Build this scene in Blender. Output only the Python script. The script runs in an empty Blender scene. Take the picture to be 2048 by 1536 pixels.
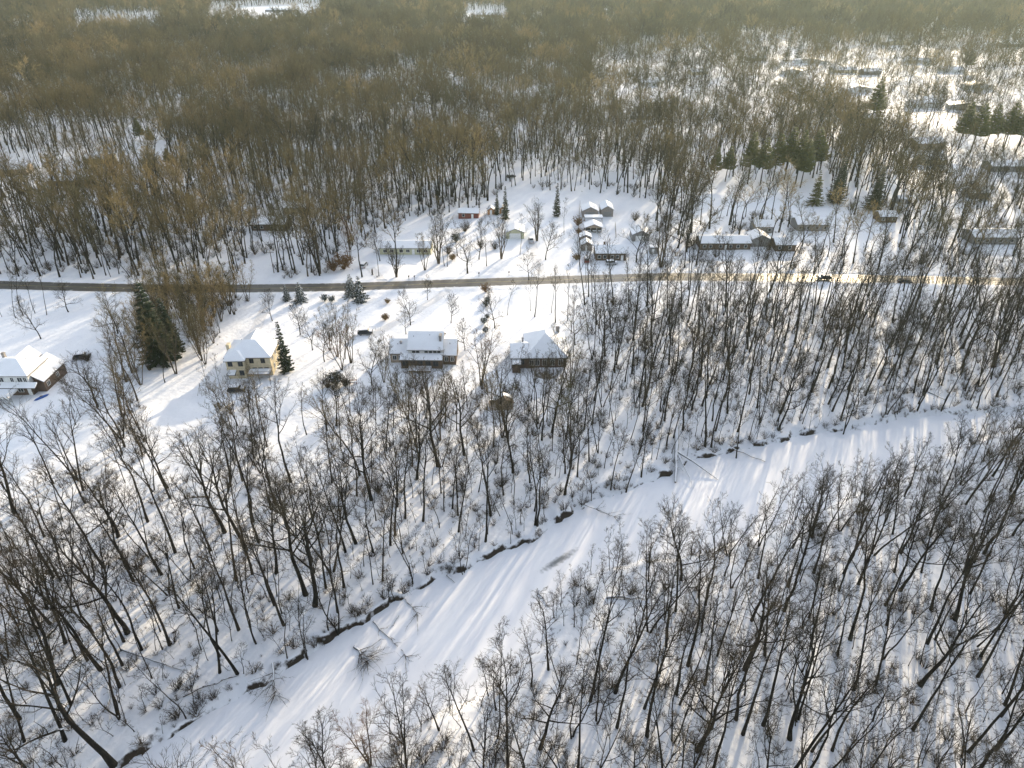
import bpy, math, random
import numpy as np
R = math.radians
scene = bpy.context.scene
COL = scene.collection

# ------------------------------------------------------------------ camera
CAMH, PITCH, FPX = 100.0, 32.1, 1421.0
cam = bpy.data.cameras.new('camera'); camo = bpy.data.objects.new('camera', cam); COL.objects.link(camo)
camo.location = (0, 0, CAMH); camo.rotation_euler = (R(90-PITCH), 0, 0)
cam.sensor_width = 36; cam.lens = 36*FPX/2048; cam.clip_start = 1; cam.clip_end = 30000
scene.camera = camo
# ------------------------------------------------------------------ sky, sun, exposure
SUN_AZ, SUN_EL = 27.0, 15.0          # azimuth to the right of the view direction
world = bpy.data.worlds.new('World'); scene.world = world; world.use_nodes = True
wn = world.node_tree; wn.nodes.clear()
sky = wn.nodes.new('ShaderNodeTexSky'); sky.sky_type = 'NISHITA'; sky.sun_disc = False
sky.sun_elevation = R(SUN_EL); sky.sun_rotation = R(SUN_AZ); sky.air_density = 1.0; sky.dust_density = 1.5; sky.ozone_density = 1.0
bg = wn.nodes.new('ShaderNodeBackground'); bg.inputs[1].default_value = 0.15
wo = wn.nodes.new('ShaderNodeOutputWorld')
hs = wn.nodes.new('ShaderNodeHueSaturation'); hs.inputs['Saturation'].default_value = .52
wn.links.new(sky.outputs[0], hs.inputs['Color']); wn.links.new(hs.outputs[0], bg.inputs[0]); wn.links.new(bg.outputs[0], wo.inputs[0])
sl = bpy.data.lights.new('sun', 'SUN'); sl.energy = 2.8; sl.angle = R(1.0); sl.color = (1.0, 0.81, 0.54)
so = bpy.data.objects.new('sun', sl); COL.objects.link(so)
so.rotation_euler = (R(90-SUN_EL), 0, R(180-SUN_AZ)); so.location = (100, 100, 200)
scene.view_settings.view_transform = 'Standard'; scene.view_settings.look = 'None'
scene.view_settings.exposure = 1.44; scene.view_settings.gamma = 1
try:
    scene.cycles.max_bounces = 6; scene.cycles.diffuse_bounces = 3; scene.cycles.glossy_bounces = 2
    scene.cycles.transmission_bounces = 2; scene.cycles.volume_bounces = 0
except Exception: pass

# ------------------------------------------------------------------ pixel <-> ground helpers (pixels of the 2048x1536 photograph)
cp, sp = math.cos(R(PITCH)), math.sin(R(PITCH))
def G(px, py, z=0.0):
    dx = (px-1024)/FPX; dy = (768-py)/FPX
    d = (dx, cp+dy*sp, -sp+dy*cp)
    t = (z-CAMH)/d[2]
    return (d[0]*t, d[1]*t)
def proj(x, y, z=0.0):
    dep = y*cp - (z-CAMH)*sp; up = y*sp + (z-CAMH)*cp
    dep = np.maximum(dep, 1e-3)
    return 1024 + FPX*x/dep, 768 - FPX*up/dep
def height_for(by, ty):
    D = G(0, by)[1]; dy = (768-ty)/FPX
    return CAMH + D*(-sp+dy*cp)/(cp+dy*sp)
def pip(poly, X, Y):
    inside = np.zeros(np.shape(X), bool); n = len(poly); j = n-1
    for i in range(n):
        xi, yi = poly[i]; xj, yj = poly[j]
        c = ((yi > Y) != (yj > Y))
        with np.errstate(divide='ignore', invalid='ignore'):
            xx = (xj-xi)*(Y-yi)/((yj-yi) if yj != yi else 1e-9)+xi
        inside ^= c & (X < xx); j = i
    return inside
def polydist(pts, X, Y, closed=False):
    d = np.full(np.shape(X), 1e9)
    rngp = range(len(pts)) if closed else range(len(pts)-1)
    for i in rngp:
        ax, ay = pts[i]; bx, by = pts[(i+1) % len(pts)]
        vx, vy = bx-ax, by-ay; L = vx*vx+vy*vy+1e-9
        t = np.clip(((X-ax)*vx+(Y-ay)*vy)/L, 0, 1)
        d = np.minimum(d, np.hypot(X-ax-t*vx, Y-ay-t*vy))
    return d

FARBANK_PX = [(150,1620),(239,1527),(294,1489),(342,1466),(410,1421),(478,1387),(547,1349),(581,1322),(615,1305),(652,1276),(690,1250),(727,1242),(755,1218),(785,1197),(847,1167),(888,1143),(926,1136),(967,1112),(1025,1088),(1076,1071),(1110,1040),(1158,1016),(1186,992),(1233,985),(1274,968),(1343,941),(1382,914),(1433,904),(1480,892),(1526,883),(1570,878),(1594,865),(1645,860),(1690,854),(1741,844),(1786,837),(1803,827),(1844,830),(1895,822),(1960,820),(2032,817),(2200,806),(2500,790)]
NEARBANK_PX = [(2560,812),(2200,828),(2050,842),(1970,862),(1890,900),(1800,948),(1690,985),(1600,1020),(1530,1050),(1450,1078),(1370,1100),(1290,1110),(1210,1125),(1150,1150),(1130,1175),(1114,1211),(1095,1260),(1040,1320),(930,1385),(820,1440),(700,1510),(590,1590),(500,1660)]
FARB = [G(*p) for p in FARBANK_PX]; NEARB = [G(*p) for p in NEARBANK_PX]
# smooth subdivision with small irregularities so the bank is ragged
def ragged(pts, rng, n=4, amp=0.25):
    out = []
    for i in range(len(pts)-1):
        a, b = np.array(pts[i]), np.array(pts[i+1])
        for k in range(n):
            out.append(tuple(a+(b-a)*k/n+rng.normal(0, amp, 2)))
    out.append(pts[-1]); return out
_r = np.random.default_rng(5)
FARB = ragged(FARB, _r, 4, 0.28); NEARB = ragged(NEARB, _r, 3, 0.3)
RIVER = FARB + NEARB
ROAD_PX = [(-700,552),(-350,561),(0,570),(150,574),(308,577),(500,577),(698,574),(737,572.5),(942,565.5),(1113,560),(1300,554.5),(1348,554),(1553,555),(1758,558),(1998,563),(2400,573),(2900,586)]
ROADC = [G(*p) for p in ROAD_PX]
def catmull(pts, n=8):
    P = [np.array(p) for p in pts]; P = [2*P[0]-P[1]]+P+[2*P[-1]-P[-2]]; out = []
    for i in range(1, len(P)-2):
        for k in range(n):
            t = k/n; a, b, c, d = P[i-1], P[i], P[i+1], P[i+2]
            out.append(tuple(.5*((2*b)+(c-a)*t+(2*a-5*b+4*c-d)*t*t+(-a+3*b-3*c+d)*t**3)))
    out.append(tuple(P[-2])); return out
ROAD = catmull(ROADC, 8)

def noise2(X, Y, s, seed):
    rr = np.random.default_rng(seed); v = 0
    for k in range(7):
        a = rr.uniform(0, 2*math.pi); f = rr.uniform(.6, 1.7)/s; ph = rr.uniform(0, 6.28)
        v = v + np.sin((X*math.cos(a)+Y*math.sin(a))*f*6.28+ph)
    return v/7*1.9
def gh(X, Y):
    """height of the ground"""
    X = np.asarray(X, float); Y = np.asarray(Y, float)
    px, py = proj(X, Y)
    wood = ((py > 800) | ((px > 1150) & (py > 640))).astype(float)*1.0
    h = (0.08+0.10*wood)*noise2(X, Y, 7.5, 3) + 0.05*wood*noise2(X, Y, 2.9, 4) + 0.35*noise2(X, Y, 40, 8)
    near = (Y < 330)
    dr = np.where(near & (Y > 150), polydist(ROAD, X, Y), 99)
    h = h*np.clip((dr-4)/6, 0, 1) + 0.35*np.exp(-((dr-5.2)/.9)**2)*(1+.35*noise2(X, Y, 6, 11))
    m = near & (np.abs(X) < 400)
    d = np.where(m, 1e3, 1e3).astype(float)
    if np.any(m):
        ins = pip(RIVER, X[m], Y[m]) if X.ndim else pip(RIVER, X, Y)
        df = polydist(FARB, X[m], Y[m]) if X.ndim else polydist(FARB, X, Y)
        dn = polydist(NEARB, X[m], Y[m]) if X.ndim else polydist(NEARB, X, Y)
        dd = np.where(df < dn, df/(0.7+2.8*np.clip(noise2(X[m], Y[m], 9, 41)*1.5+.18, 0, 1)), dn/2.4)
        lift = np.clip(dd, 0, 1)
        hh = h[m] if X.ndim else h
        val = np.where(ins, -2.2, -1.45*(1-lift)+hh*lift)
        if X.ndim: h[m] = val
        else: h = val
    return h
def ghs(x, y): return float(gh(np.array([x]), np.array([y]))[0])

# ------------------------------------------------------------------ materials
def mat(name):
    m = bpy.data.materials.new(name); m.use_nodes = True
    nt = m.node_tree; b = nt.nodes['Principled BSDF']; return m, nt, b
def N(nt, t, **kw):
    n = nt.nodes.new(t)
    for k, v in kw.items(): setattr(n, k, v)
    return n
def mixc(nt, fac, a, b):
    n = N(nt, 'ShaderNodeMix', data_type='RGBA')
    for s, v in ((0, fac), (6, a), (7, b)):
        if isinstance(v, bpy.types.NodeSocket): nt.links.new(v, n.inputs[s])
        else: n.inputs[s].default_value = v if s == 0 else (*v, 1)
    return n.outputs[2]
def ramp(nt, src, lo, hi):
    n = N(nt, 'ShaderNodeMapRange'); n.inputs[1].default_value = lo; n.inputs[2].default_value = hi
    nt.links.new(src, n.inputs[0]); return n.outputs[0]
def noise(nt, scale, detail=4, coord=None, stretch=None):
    tc = N(nt, 'ShaderNodeTexCoord'); src = tc.outputs['Object'] if coord is None else coord
    if stretch:
        mp = N(nt, 'ShaderNodeMapping'); mp.inputs['Scale'].default_value = stretch
        nt.links.new(src, mp.inputs[0]); src = mp.outputs[0]
    n = N(nt, 'ShaderNodeTexNoise'); n.inputs['Scale'].default_value = scale; n.inputs['Detail'].default_value = detail
    nt.links.new(src, n.inputs['Vector']); return n.outputs[0]
def bump(nt, b, src, strength, dist):
    n = N(nt, 'ShaderNodeBump'); n.inputs['Strength'].default_value = strength; n.inputs['Distance'].default_value = dist
    nt.links.new(src, n.inputs['Height']); nt.links.new(n.outputs[0], b.inputs['Normal'])

def mk_ground():
    m, nt, b = mat('snowy_ground')
    geo = N(nt, 'ShaderNodeNewGeometry'); sx = N(nt, 'ShaderNodeSeparateXYZ'); nt.links.new(geo.outputs['Normal'], sx.inputs[0])
    n1 = noise(nt, 0.8, 5); n2 = noise(nt, 0.09, 3)
    snow = mixc(nt, ramp(nt, n2, .35, .7), (.86,.87,.90), (.80,.81,.85))
    ad = N(nt, 'ShaderNodeMath', operation='ADD'); mu = N(nt, 'ShaderNodeMath', operation='MULTIPLY_ADD')
    nt.links.new(n1, mu.inputs[0]); mu.inputs[1].default_value = .9; mu.inputs[2].default_value = -.41
    nt.links.new(sx.outputs[2], ad.inputs[0]); nt.links.new(mu.outputs[0], ad.inputs[1])
    steep = ramp(nt, ad.outputs[0], .80, .62)
    col = mixc(nt, steep, snow, (.045,.035,.028))
    # fallen leaves and twig litter showing through the snow
    n3 = noise(nt, 1.7, 6)
    lit = ramp(nt, n3, .66, .74)
    sc = N(nt, 'ShaderNodeMath', operation='MULTIPLY'); nt.links.new(lit, sc.inputs[0]); sc.inputs[1].default_value = .35
    col = mixc(nt, sc.outputs[0], col, (.30,.25,.20))
    nt.links.new(col, b.inputs['Base Color']); b.inputs['Roughness'].default_value = .7
    b.inputs['Specular IOR Level'].default_value = .08
    bump(nt, b, n1, .35, .5); return m
def mk_snow(name, rough=.5, bs=.15, sc=.6, col=(.87,.88,.91)):
    m, nt, b = mat(name); n1 = noise(nt, sc, 4)
    c = mixc(nt, ramp(nt, n1, .3, .7), col, tuple(v*.95 for v in col))
    nt.links.new(c, b.inputs['Base Color']); b.inputs['Roughness'].default_value = rough
    b.inputs['Specular IOR Level'].default_value = .08
    bump(nt, b, n1, bs, .3); return m
def mk_river():
    m, nt, b = mat('river_snow')
    n1 = noise(nt, .25, 3, stretch=(1, .6, 1)); n2 = noise(nt, 1.5, 5)
    c = mixc(nt, ramp(nt, n1, .35, .75), (.88,.885,.92), (.80,.81,.86))
    # one thin grey patch of bare ice
    tc = N(nt, 'ShaderNodeTexCoord'); mp = N(nt, 'ShaderNodeMapping', vector_type='TEXTURE')
    a = G(1075, 1138); bb = G(1160, 1085)
    mp.inputs['Location'].default_value = ((a[0]+bb[0])/2, (a[1]+bb[1])/2, -1.3)
    mp.inputs['Rotation'].default_value = (0, 0, math.atan2(bb[1]-a[1], bb[0]-a[0]))
    L = math.hypot(bb[0]-a[0], bb[1]-a[1])
    mp.inputs['Scale'].default_value = (L/2, 1.0, 1)
    nt.links.new(tc.outputs['Object'], mp.inputs[0])
    ln = N(nt, 'ShaderNodeVectorMath', operation='LENGTH'); nt.links.new(mp.outputs[0], ln.inputs[0])
    md = N(nt, 'ShaderNodeMath', operation='MULTIPLY_ADD'); nt.links.new(n2, md.inputs[0]); md.inputs[1].default_value = 1.0; nt.links.new(ln.outputs['Value'], md.inputs[2])
    ice = ramp(nt, md.outputs[0], 1.5, .75)
    c = mixc(nt, ice, c, (.22,.23,.24))
    nt.links.new(c, b.inputs['Base Color']); b.inputs['Roughness'].default_value = .5
    b.inputs['Specular IOR Level'].default_value = .08
    bump(nt, b, n2, .06, .2); return m
def mk_road():
    m, nt, b = mat('asphalt')
    uv = N(nt, 'ShaderNodeUVMap').outputs[0]
    n1 = noise(nt, 1.0, 4, coord=uv, stretch=(.25, 9, 1)); n2 = noise(nt, 1.0, 5, coord=uv, stretch=(.6, 3, 1))
    c = mixc(nt, ramp(nt, n1, .35, .65), (.05,.045,.038), (.105,.092,.075))
    c = mixc(nt, ramp(nt, n2, .62, .72), c, (.42,.40,.37))
    sx = N(nt, 'ShaderNodeSeparateXYZ'); nt.links.new(uv, sx.inputs[0])
    ab = N(nt, 'ShaderNodeMath', operation='SUBTRACT'); nt.links.new(sx.outputs[1], ab.inputs[0]); ab.inputs[1].default_value = .5
    a2 = N(nt, 'ShaderNodeMath', operation='ABSOLUTE'); nt.links.new(ab.outputs[0], a2.inputs[0])
    e = N(nt, 'ShaderNodeMath', operation='MULTIPLY_ADD'); nt.links.new(n2, e.inputs[0]); e.inputs[1].default_value = .14; nt.links.new(a2.outputs[0], e.inputs[2])
    c = mixc(nt, ramp(nt, e.outputs[0], .50, .56), c, (.75,.74,.74))
    yl = ramp(nt, a2.outputs[0], .018, .012); c = mixc(nt, yl, c, (.30,.24,.08))
    nt.links.new(c, b.inputs['Base Color']); b.inputs['Roughness'].default_value = .46
    bump(nt, b, n1, .3, .02); return m
def mk_bark(name, c0, c1, snow=True, spread=.5):
    m, nt, b = mat(name)
    oi = N(nt, 'ShaderNodeObjectInfo'); n1 = noise(nt, 2.5, 3, stretch=(1, 1, .3))
    c = mixc(nt, ramp(nt, n1, .3, .7), c0, c1)
    mr = N(nt, 'ShaderNodeMapRange'); mr.inputs[3].default_value = 1-spread; mr.inputs[4].default_value = 1+spread
    nt.links.new(oi.outputs['Random'], mr.inputs[0])
    vm = N(nt, 'ShaderNodeVectorMath', operation='SCALE'); nt.links.new(c, vm.inputs[0]); nt.links.new(mr.outputs[0], vm.inputs['Scale'])
    c = vm.outputs[0]
    if snow:
        geo = N(nt, 'ShaderNodeNewGeometry'); sx = N(nt, 'ShaderNodeSeparateXYZ'); nt.links.new(geo.outputs['Normal'], sx.inputs[0])
        n2 = noise(nt, 1.1, 2); ad = N(nt, 'ShaderNodeMath', operation='ADD'); nt.links.new(sx.outputs[2], ad.inputs[0]); nt.links.new(n2, ad.inputs[1])
        c = mixc(nt, ramp(nt, ad.outputs[0], 1.28, 1.38), c, (.8,.81,.84))
    nt.links.new(c, b.inputs['Base Color']); b.inputs['Roughness'].default_value = .85; b.inputs['Specular IOR Level'].default_value = .2
    return m
def mk_var(name, cols, rough=.85, patch=0):
    """colour picked per object between several tones"""
    m, nt, b = mat(name); oi = N(nt, 'ShaderNodeObjectInfo')
    cr = N(nt, 'ShaderNodeValToRGB'); e = cr.color_ramp.elements
    while len(e) < len(cols): e.new(.5)
    for i, c in enumerate(cols): e[i].position = i/(len(cols)-1); e[i].color = (*c, 1)
    src = oi.outputs['Random']
    if patch:  # species stands, and sunlit gold put into the colour; tone also follows place
        n1 = noise(nt, patch, 2, coord=oi.outputs['Location']); r1 = ramp(nt, n1, .38, .62)
        mx = N(nt, 'ShaderNodeMix'); mx.inputs[0].default_value = .55; nt.links.new(src, mx.inputs[2]); nt.links.new(r1, mx.inputs[3]); src = mx.outputs[0]
    nt.links.new(src, cr.inputs[0]); nt.links.new(cr.outputs[0], b.inputs['Base Color'])
    b.inputs['Roughness'].default_value = rough; b.inputs['Specular IOR Level'].default_value = .2; return m
def mk_needles(name, c0, c1, snow=.0):
    m, nt, b = mat(name); n1 = noise(nt, 1.6, 3)
    c = mixc(nt, ramp(nt, n1, .35, .65), c0, c1)
    if snow:
        geo = N(nt, 'ShaderNodeNewGeometry'); sx = N(nt, 'ShaderNodeSeparateXYZ'); nt.links.new(geo.outputs['Normal'], sx.inputs[0])
        n2 = noise(nt, 2.3, 3); c = mixc(nt, ramp(nt, n2, .75-snow, .80-snow), c, (.75,.77,.8))
    nt.links.new(c, b.inputs['Base Color']); b.inputs['Roughness'].default_value = .7; b.inputs['Specular IOR Level'].default_value = .25
    return m
def mk_plain(name, col, rough=.6, ns=3.0, var=.12, metal=0, stretch=None):
    m, nt, b = mat(name); n1 = noise(nt, ns, 4, stretch=stretch)
    c = mixc(nt, ramp(nt, n1, .3, .7), tuple(v*(1-var) for v in col), tuple(min(1, v*(1+var)) for v in col))
    nt.links.new(c, b.inputs['Base Color']); b.inputs['Roughness'].default_value = rough; b.inputs['Metallic'].default_value = metal
    return m
def mk_siding(name, col, board=.2, brick=False):
    m, nt, b = mat(name); tc = N(nt, 'ShaderNodeTexCoord')
    sx = N(nt, 'ShaderNodeSeparateXYZ'); nt.links.new(tc.outputs['Object'], sx.inputs[0])
    fr = N(nt, 'ShaderNodeMath', operation='MULTIPLY'); nt.links.new(sx.outputs[2], fr.inputs[0]); fr.inputs[1].default_value = 1/board
    f2 = N(nt, 'ShaderNodeMath', operation='FRACT'); nt.links.new(fr.outputs[0], f2.inputs[0])
    n1 = noise(nt, 6 if brick else 1.5, 4)
    c = mixc(nt, ramp(nt, n1, .3, .7), tuple(v*.8 for v in col), tuple(v*1.12 for v in col))
    c = mixc(nt, ramp(nt, f2.outputs[0], .12, .04), c, tuple(v*.6 for v in col))
    nt.links.new(c, b.inputs['Base Color']); b.inputs['Roughness'].default_value = .75; return m
M = dict(
 ground=mk_ground(), river=mk_river(), road=mk_road(), snow=mk_snow('roof_snow', .5, .12, .5),
 bark=mk_bark('bark', (.011,.009,.007), (.030,.024,.018)),
 barkw=mk_bark('pale_bark', (.05,.039,.028), (.11,.085,.058)),
 twig=mk_var('twigs', [(.016,.013,.010), (.045,.033,.019), (.024,.021,.013), (.075,.053,.027), (.02,.016,.012)]),
 twigfar=mk_var('far_twigs', [(.022,.020,.013), (.075,.060,.028), (.155,.115,.052), (.095,.085,.042), (.23,.165,.07), (.36,.27,.125)], patch=.012),  # brightest golden tones stand in for sunlit crowns
 rust=mk_var('rusty_twigs', [(.12,.06,.026), (.17,.095,.04)]),
 brush=mk_var('brush_twigs', [(.035,.030,.024), (.07,.052,.036), (.045,.036,.032), (.09,.062,.035)]),
 spruce=mk_needles('spruce_needles', (.018,.03,.016), (.04,.055,.022)),
 sprucesnow=mk_needles('snowy_spruce_needles', (.018,.03,.022), (.04,.055,.035), .22),
 pine=mk_needles('pine_needles', (.045,.065,.014), (.15,.145,.03)),
 log=mk_bark('dead_wood', (.05,.042,.036), (.09,.075,.06)),
 glass=mk_plain('dark_glass', (.02,.025,.03), .12, 1, .1),
 trim=mk_plain('white_trim', (.72,.72,.70), .5), darktrim=mk_plain('dark_trim', (.08,.07,.06), .5),
 shingle=mk_plain('shingles', (.07,.062,.058), .8),
 cream=mk_siding('cream_siding', (.55,.47,.32)), white=mk_siding('white_siding', (.62,.63,.62)),
 pale=mk_siding('pale_green_siding', (.50,.49,.33)), tan=mk_siding('tan_siding', (.36,.29,.22)),
 grey=mk_siding('grey_siding', (.22,.215,.21)), brown=mk_siding('brown_siding', (.10,.065,.042)),
 greytaupe=mk_siding('taupe_siding', (.27,.235,.21)),
 brick=mk_siding('brick', (.105,.068,.048), .075, True), stone=mk_plain('stone', (.25,.23,.21), .9, 5, .3),
 redw=mk_siding('red_boards', (.17,.045,.03)), wood=mk_plain('deck_wood', (.20,.16,.12), .8, 4, .2),
 orange=mk_plain('orange_boards', (.42,.22,.10), .8), metal=mk_plain('grey_metal', (.30,.30,.31), .4, 2, .1, .6),
 paintdk=mk_plain('dark_car_paint', (.02,.022,.028), .25, 1, .1), paintred=mk_plain('red_car_paint', (.25,.03,.02), .3, 1, .1),
 paintwt=mk_plain('silver_car_paint', (.42,.43,.45), .3, 1, .05), tyre=mk_plain('tyre_rubber', (.02,.02,.02), .8),
 blue=mk_plain('blue_plastic', (.03,.10,.35), .4), red=mk_plain('tail_lamp_red', (.35,.02,.02), .3),
 pole=mk_plain('weathered_pole', (.14,.11,.09), .85), tan_leaf=mk_var('dry_leaves', [(.20,.13,.06), (.26,.18,.085)]),
)
# ------------------------------------------------------------------ mesh helpers
class MB:
    def __init__(s): s.v = []; s.f = []; s.m = []; s.n = 0
    def add(s, verts, faces, mi=0):
        o = s.n; s.v.extend(verts); s.n += len(verts)
        for f in faces: s.f.append(tuple(i+o for i in f)); s.m.append(mi)
    def box(s, x0, x1, y0, y1, z0, z1, mi=0):
        s.add([(x0,y0,z0),(x1,y0,z0),(x1,y1,z0),(x0,y1,z0),(x0,y0,z1),(x1,y0,z1),(x1,y1,z1),(x0,y1,z1)],
              [(0,3,2,1),(4,5,6,7),(0,1,5,4),(1,2,6,5),(2,3,7,6),(3,0,4,7)], mi)
    def prism(s, prof, a0, a1, axis='x', mi=0):
        """closed profile of (u, z) extruded along x (u=y) or y (u=x)"""
        n = len(prof); f = (lambda a, u, z: (a, u, z)) if axis == 'x' else (lambda a, u, z: (u, a, z))
        vs = [f(a0, u, z) for u, z in prof]+[f(a1, u, z) for u, z in prof]
        fs = [(i, (i+1) % n, (i+1) % n+n, i+n) for i in range(n)]
        s.add(vs, fs+[tuple(range(n))[::-1], tuple(range(n, 2*n))], mi)
    def tube(s, pts, rad, sides=4, mi=0, cap=False):
        pts = np.asarray(pts, float); n = len(pts); vs = []
        t = np.gradient(pts, axis=0); t /= (np.linalg.norm(t, axis=1)[:, None]+1e-9)
        ref = np.array([1.0, 0.13, 0.07]) if abs(t[0][2]) > .8 else np.array([.05, .1, 1.0])
        ang = np.arange(sides)*2*math.pi/sides
        ca, sa = np.cos(ang)[:, None], np.sin(ang)[:, None]
        for i in range(n):
            u = np.cross(t[i], ref); u /= (np.linalg.norm(u)+1e-9); w = np.cross(t[i], u)
            vs.extend(map(tuple, pts[i]+rad[i]*(ca*u+sa*w)))
        fs = []
        for i in range(n-1):
            for k in range(sides):
                a = i*sides+k; b = i*sides+(k+1) % sides; fs.append((a, b, b+sides, a+sides))
        if cap: fs += [tuple(range(sides))[::-1], tuple(range((n-1)*sides, n*sides))]
        s.add(vs, fs, mi)
    def mesh(s, name, mats, smooth=False):
        me = bpy.data.meshes.new(name); me.from_pydata(s.v, [], s.f)
        for m in (mats if isinstance(mats, (list, tuple)) else [mats]): me.materials.append(m)
        if any(s.m): me.polygons.foreach_set('material_index', s.m)
        if smooth: me.polygons.foreach_set('use_smooth', [True]*len(s.f))
        me.update(); return me
    def build(s, name, mats, parent=None, smooth=False):
        o = bpy.data.objects.new(name, s.mesh(name, mats, smooth)); COL.objects.link(o)
        if parent is not None: o.parent = parent
        return o
def tag(o, label, cat, group=None):
    o['label'] = label; o['category'] = cat
    if group: o['group'] = group
    return o
def empty(name, loc, rz=0, label=None, cat=None, group=None):
    o = bpy.data.objects.new(name, None); COL.objects.link(o); o.location = loc; o.rotation_euler = (0, 0, rz); o.empty_display_size = .5
    if label: tag(o, label, cat, group)
    return o
def copy_tree(o, parent=None):
    c = o.copy(); COL.objects.link(c); c.parent = parent
    for ch in list(o.children): copy_tree(ch, c)
    return c

# ------------------------------------------------------------------ ground, river, road
def spaced(lo, hi, step, far_lo, far_hi, g=1.18):
    a = list(np.arange(lo, hi+1e-6, step)); s = step; x = hi
    while x < far_hi: s *= g; x += s; a.append(x)
    s = step; x = lo; pre = []
    while x > far_lo: s *= g; x -= s; pre.append(x)
    return np.array(pre[::-1]+a)
xs = spaced(-130, 150, .55, -9000, 9000)
ys = np.concatenate([spaced(50, 140, .5, -500, 140)[:-1], spaced(140, 300, 1.2, 140, 16000)])
XX, YY = np.meshgrid(xs, ys); ZZ = gh(XX.ravel(), YY.ravel())
me = bpy.data.meshes.new('ground'); nx, ny = len(xs), len(ys)
co = np.stack([XX.ravel(), YY.ravel(), ZZ], 1); me.vertices.add(nx*ny); me.vertices.foreach_set('co', co.ravel())
ii = (np.arange(ny-1)[:, None]*nx+np.arange(nx-1)[None, :]).ravel()
fc = np.stack([ii, ii+1, ii+nx+1, ii+nx], 1)
me.loops.add(fc.size); me.polygons.add(len(fc)); me.loops.foreach_set('vertex_index', fc.ravel())
me.polygons.foreach_set('loop_start', np.arange(len(fc))*4); me.polygons.foreach_set('use_smooth', np.ones(len(fc), bool))
me.update(calc_edges=True); me.materials.append(M['ground'])
og = bpy.data.objects.new('ground', me); COL.objects.link(og); og['kind'] = 'structure'
# river ice sheet
mb = MB(); rp = catmull([G(*p) for p in FARBANK_PX], 3); rq = catmull([G(*p) for p in NEARBANK_PX], 3)[::-1]
K = 160
def resample(pts, k):
    P = np.array(pts); d = np.r_[0, np.cumsum(np.hypot(*np.diff(P, axis=0).T))]
    t = np.linspace(0, d[-1], k); return np.stack([np.interp(t, d, P[:, 0]), np.interp(t, d, P[:, 1])], 1)
A, B = resample(rp, K), resample(rq, K); vs = []; fs = []
for i in range(K):
    c = (A[i]+B[i])/2
    for j in range(9):
        p = B[i]+(A[i]-B[i])*(j/8*1.16-.08); vs.append((p[0], p[1], -1.3))
for i in range(K-1):
    for j in range(8): a = i*9+j; fs.append((a, a+9, a+10, a+1))
mb.add(vs, fs); o = mb.build('river', M['river']); o['kind'] = 'structure'
# road
def ribbon(name, line, w, z, m):
    P = np.array(line); T = np.gradient(P, axis=0); T /= np.linalg.norm(T, axis=1)[:, None]; Nn = np.stack([-T[:, 1], T[:, 0]], 1)
    mb = MB(); vs = []; d = 0; D = []
    for i in range(len(P)):
        if i: d += np.hypot(*(P[i]-P[i-1]))
        D.append(d)
        for j in range(5): q = P[i]+Nn[i]*w*(j/4-.5); vs.append((q[0], q[1], z))
    fs = [(i*5+j, i*5+5+j, i*5+6+j, i*5+1+j) for i in range(len(P)-1) for j in range(4)]
    mb.add(vs, fs); o = mb.build(name, m); uv = o.data.uv_layers.new(name='UVMap')
    for l in o.data.loops: uv.data[l.index].uv = (D[l.vertex_index//5], (l.vertex_index % 5)/4)
    return o
o = ribbon('road', ROAD, 6.9, .06, M['road']); o['kind'] = 'structure'
for k, dv in enumerate([[(505,672),(520,640),(532,610),(548,581)], [(745,672),(800,640),(870,600),(905,570)], [(1062,478),(1075,520),(1085,558)], [(740,535),(760,556),(770,570)]]):
    pts = catmull([G(*p) for p in dv], 6)
    P = np.array(pts); 
    T = np.gradient(P, axis=0); T /= np.linalg.norm(T, axis=1)[:, None]; Nn = np.stack([-T[:, 1], T[:, 0]], 1)
    mb = MB()
    for i in range(len(P)):
        for j in range(4):
            q = P[i]+Nn[i]*3.2*(j/3-.5); mb.v.append((q[0], q[1], ghs(q[0], q[1])+.035)); mb.n += 1
    for i in range(len(P)-1):
        for j in range(3): mb.f.append((i*4+j, i*4+4+j, i*4+5+j, i*4+1+j)); mb.m.append(0)
    if k == 0: M['packed'] = mk_snow('packed_snow', .45, .5, 1.2, (.72,.72,.74))
    o = mb.build('driveway', M['packed']); o['kind'] = 'structure'

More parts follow.
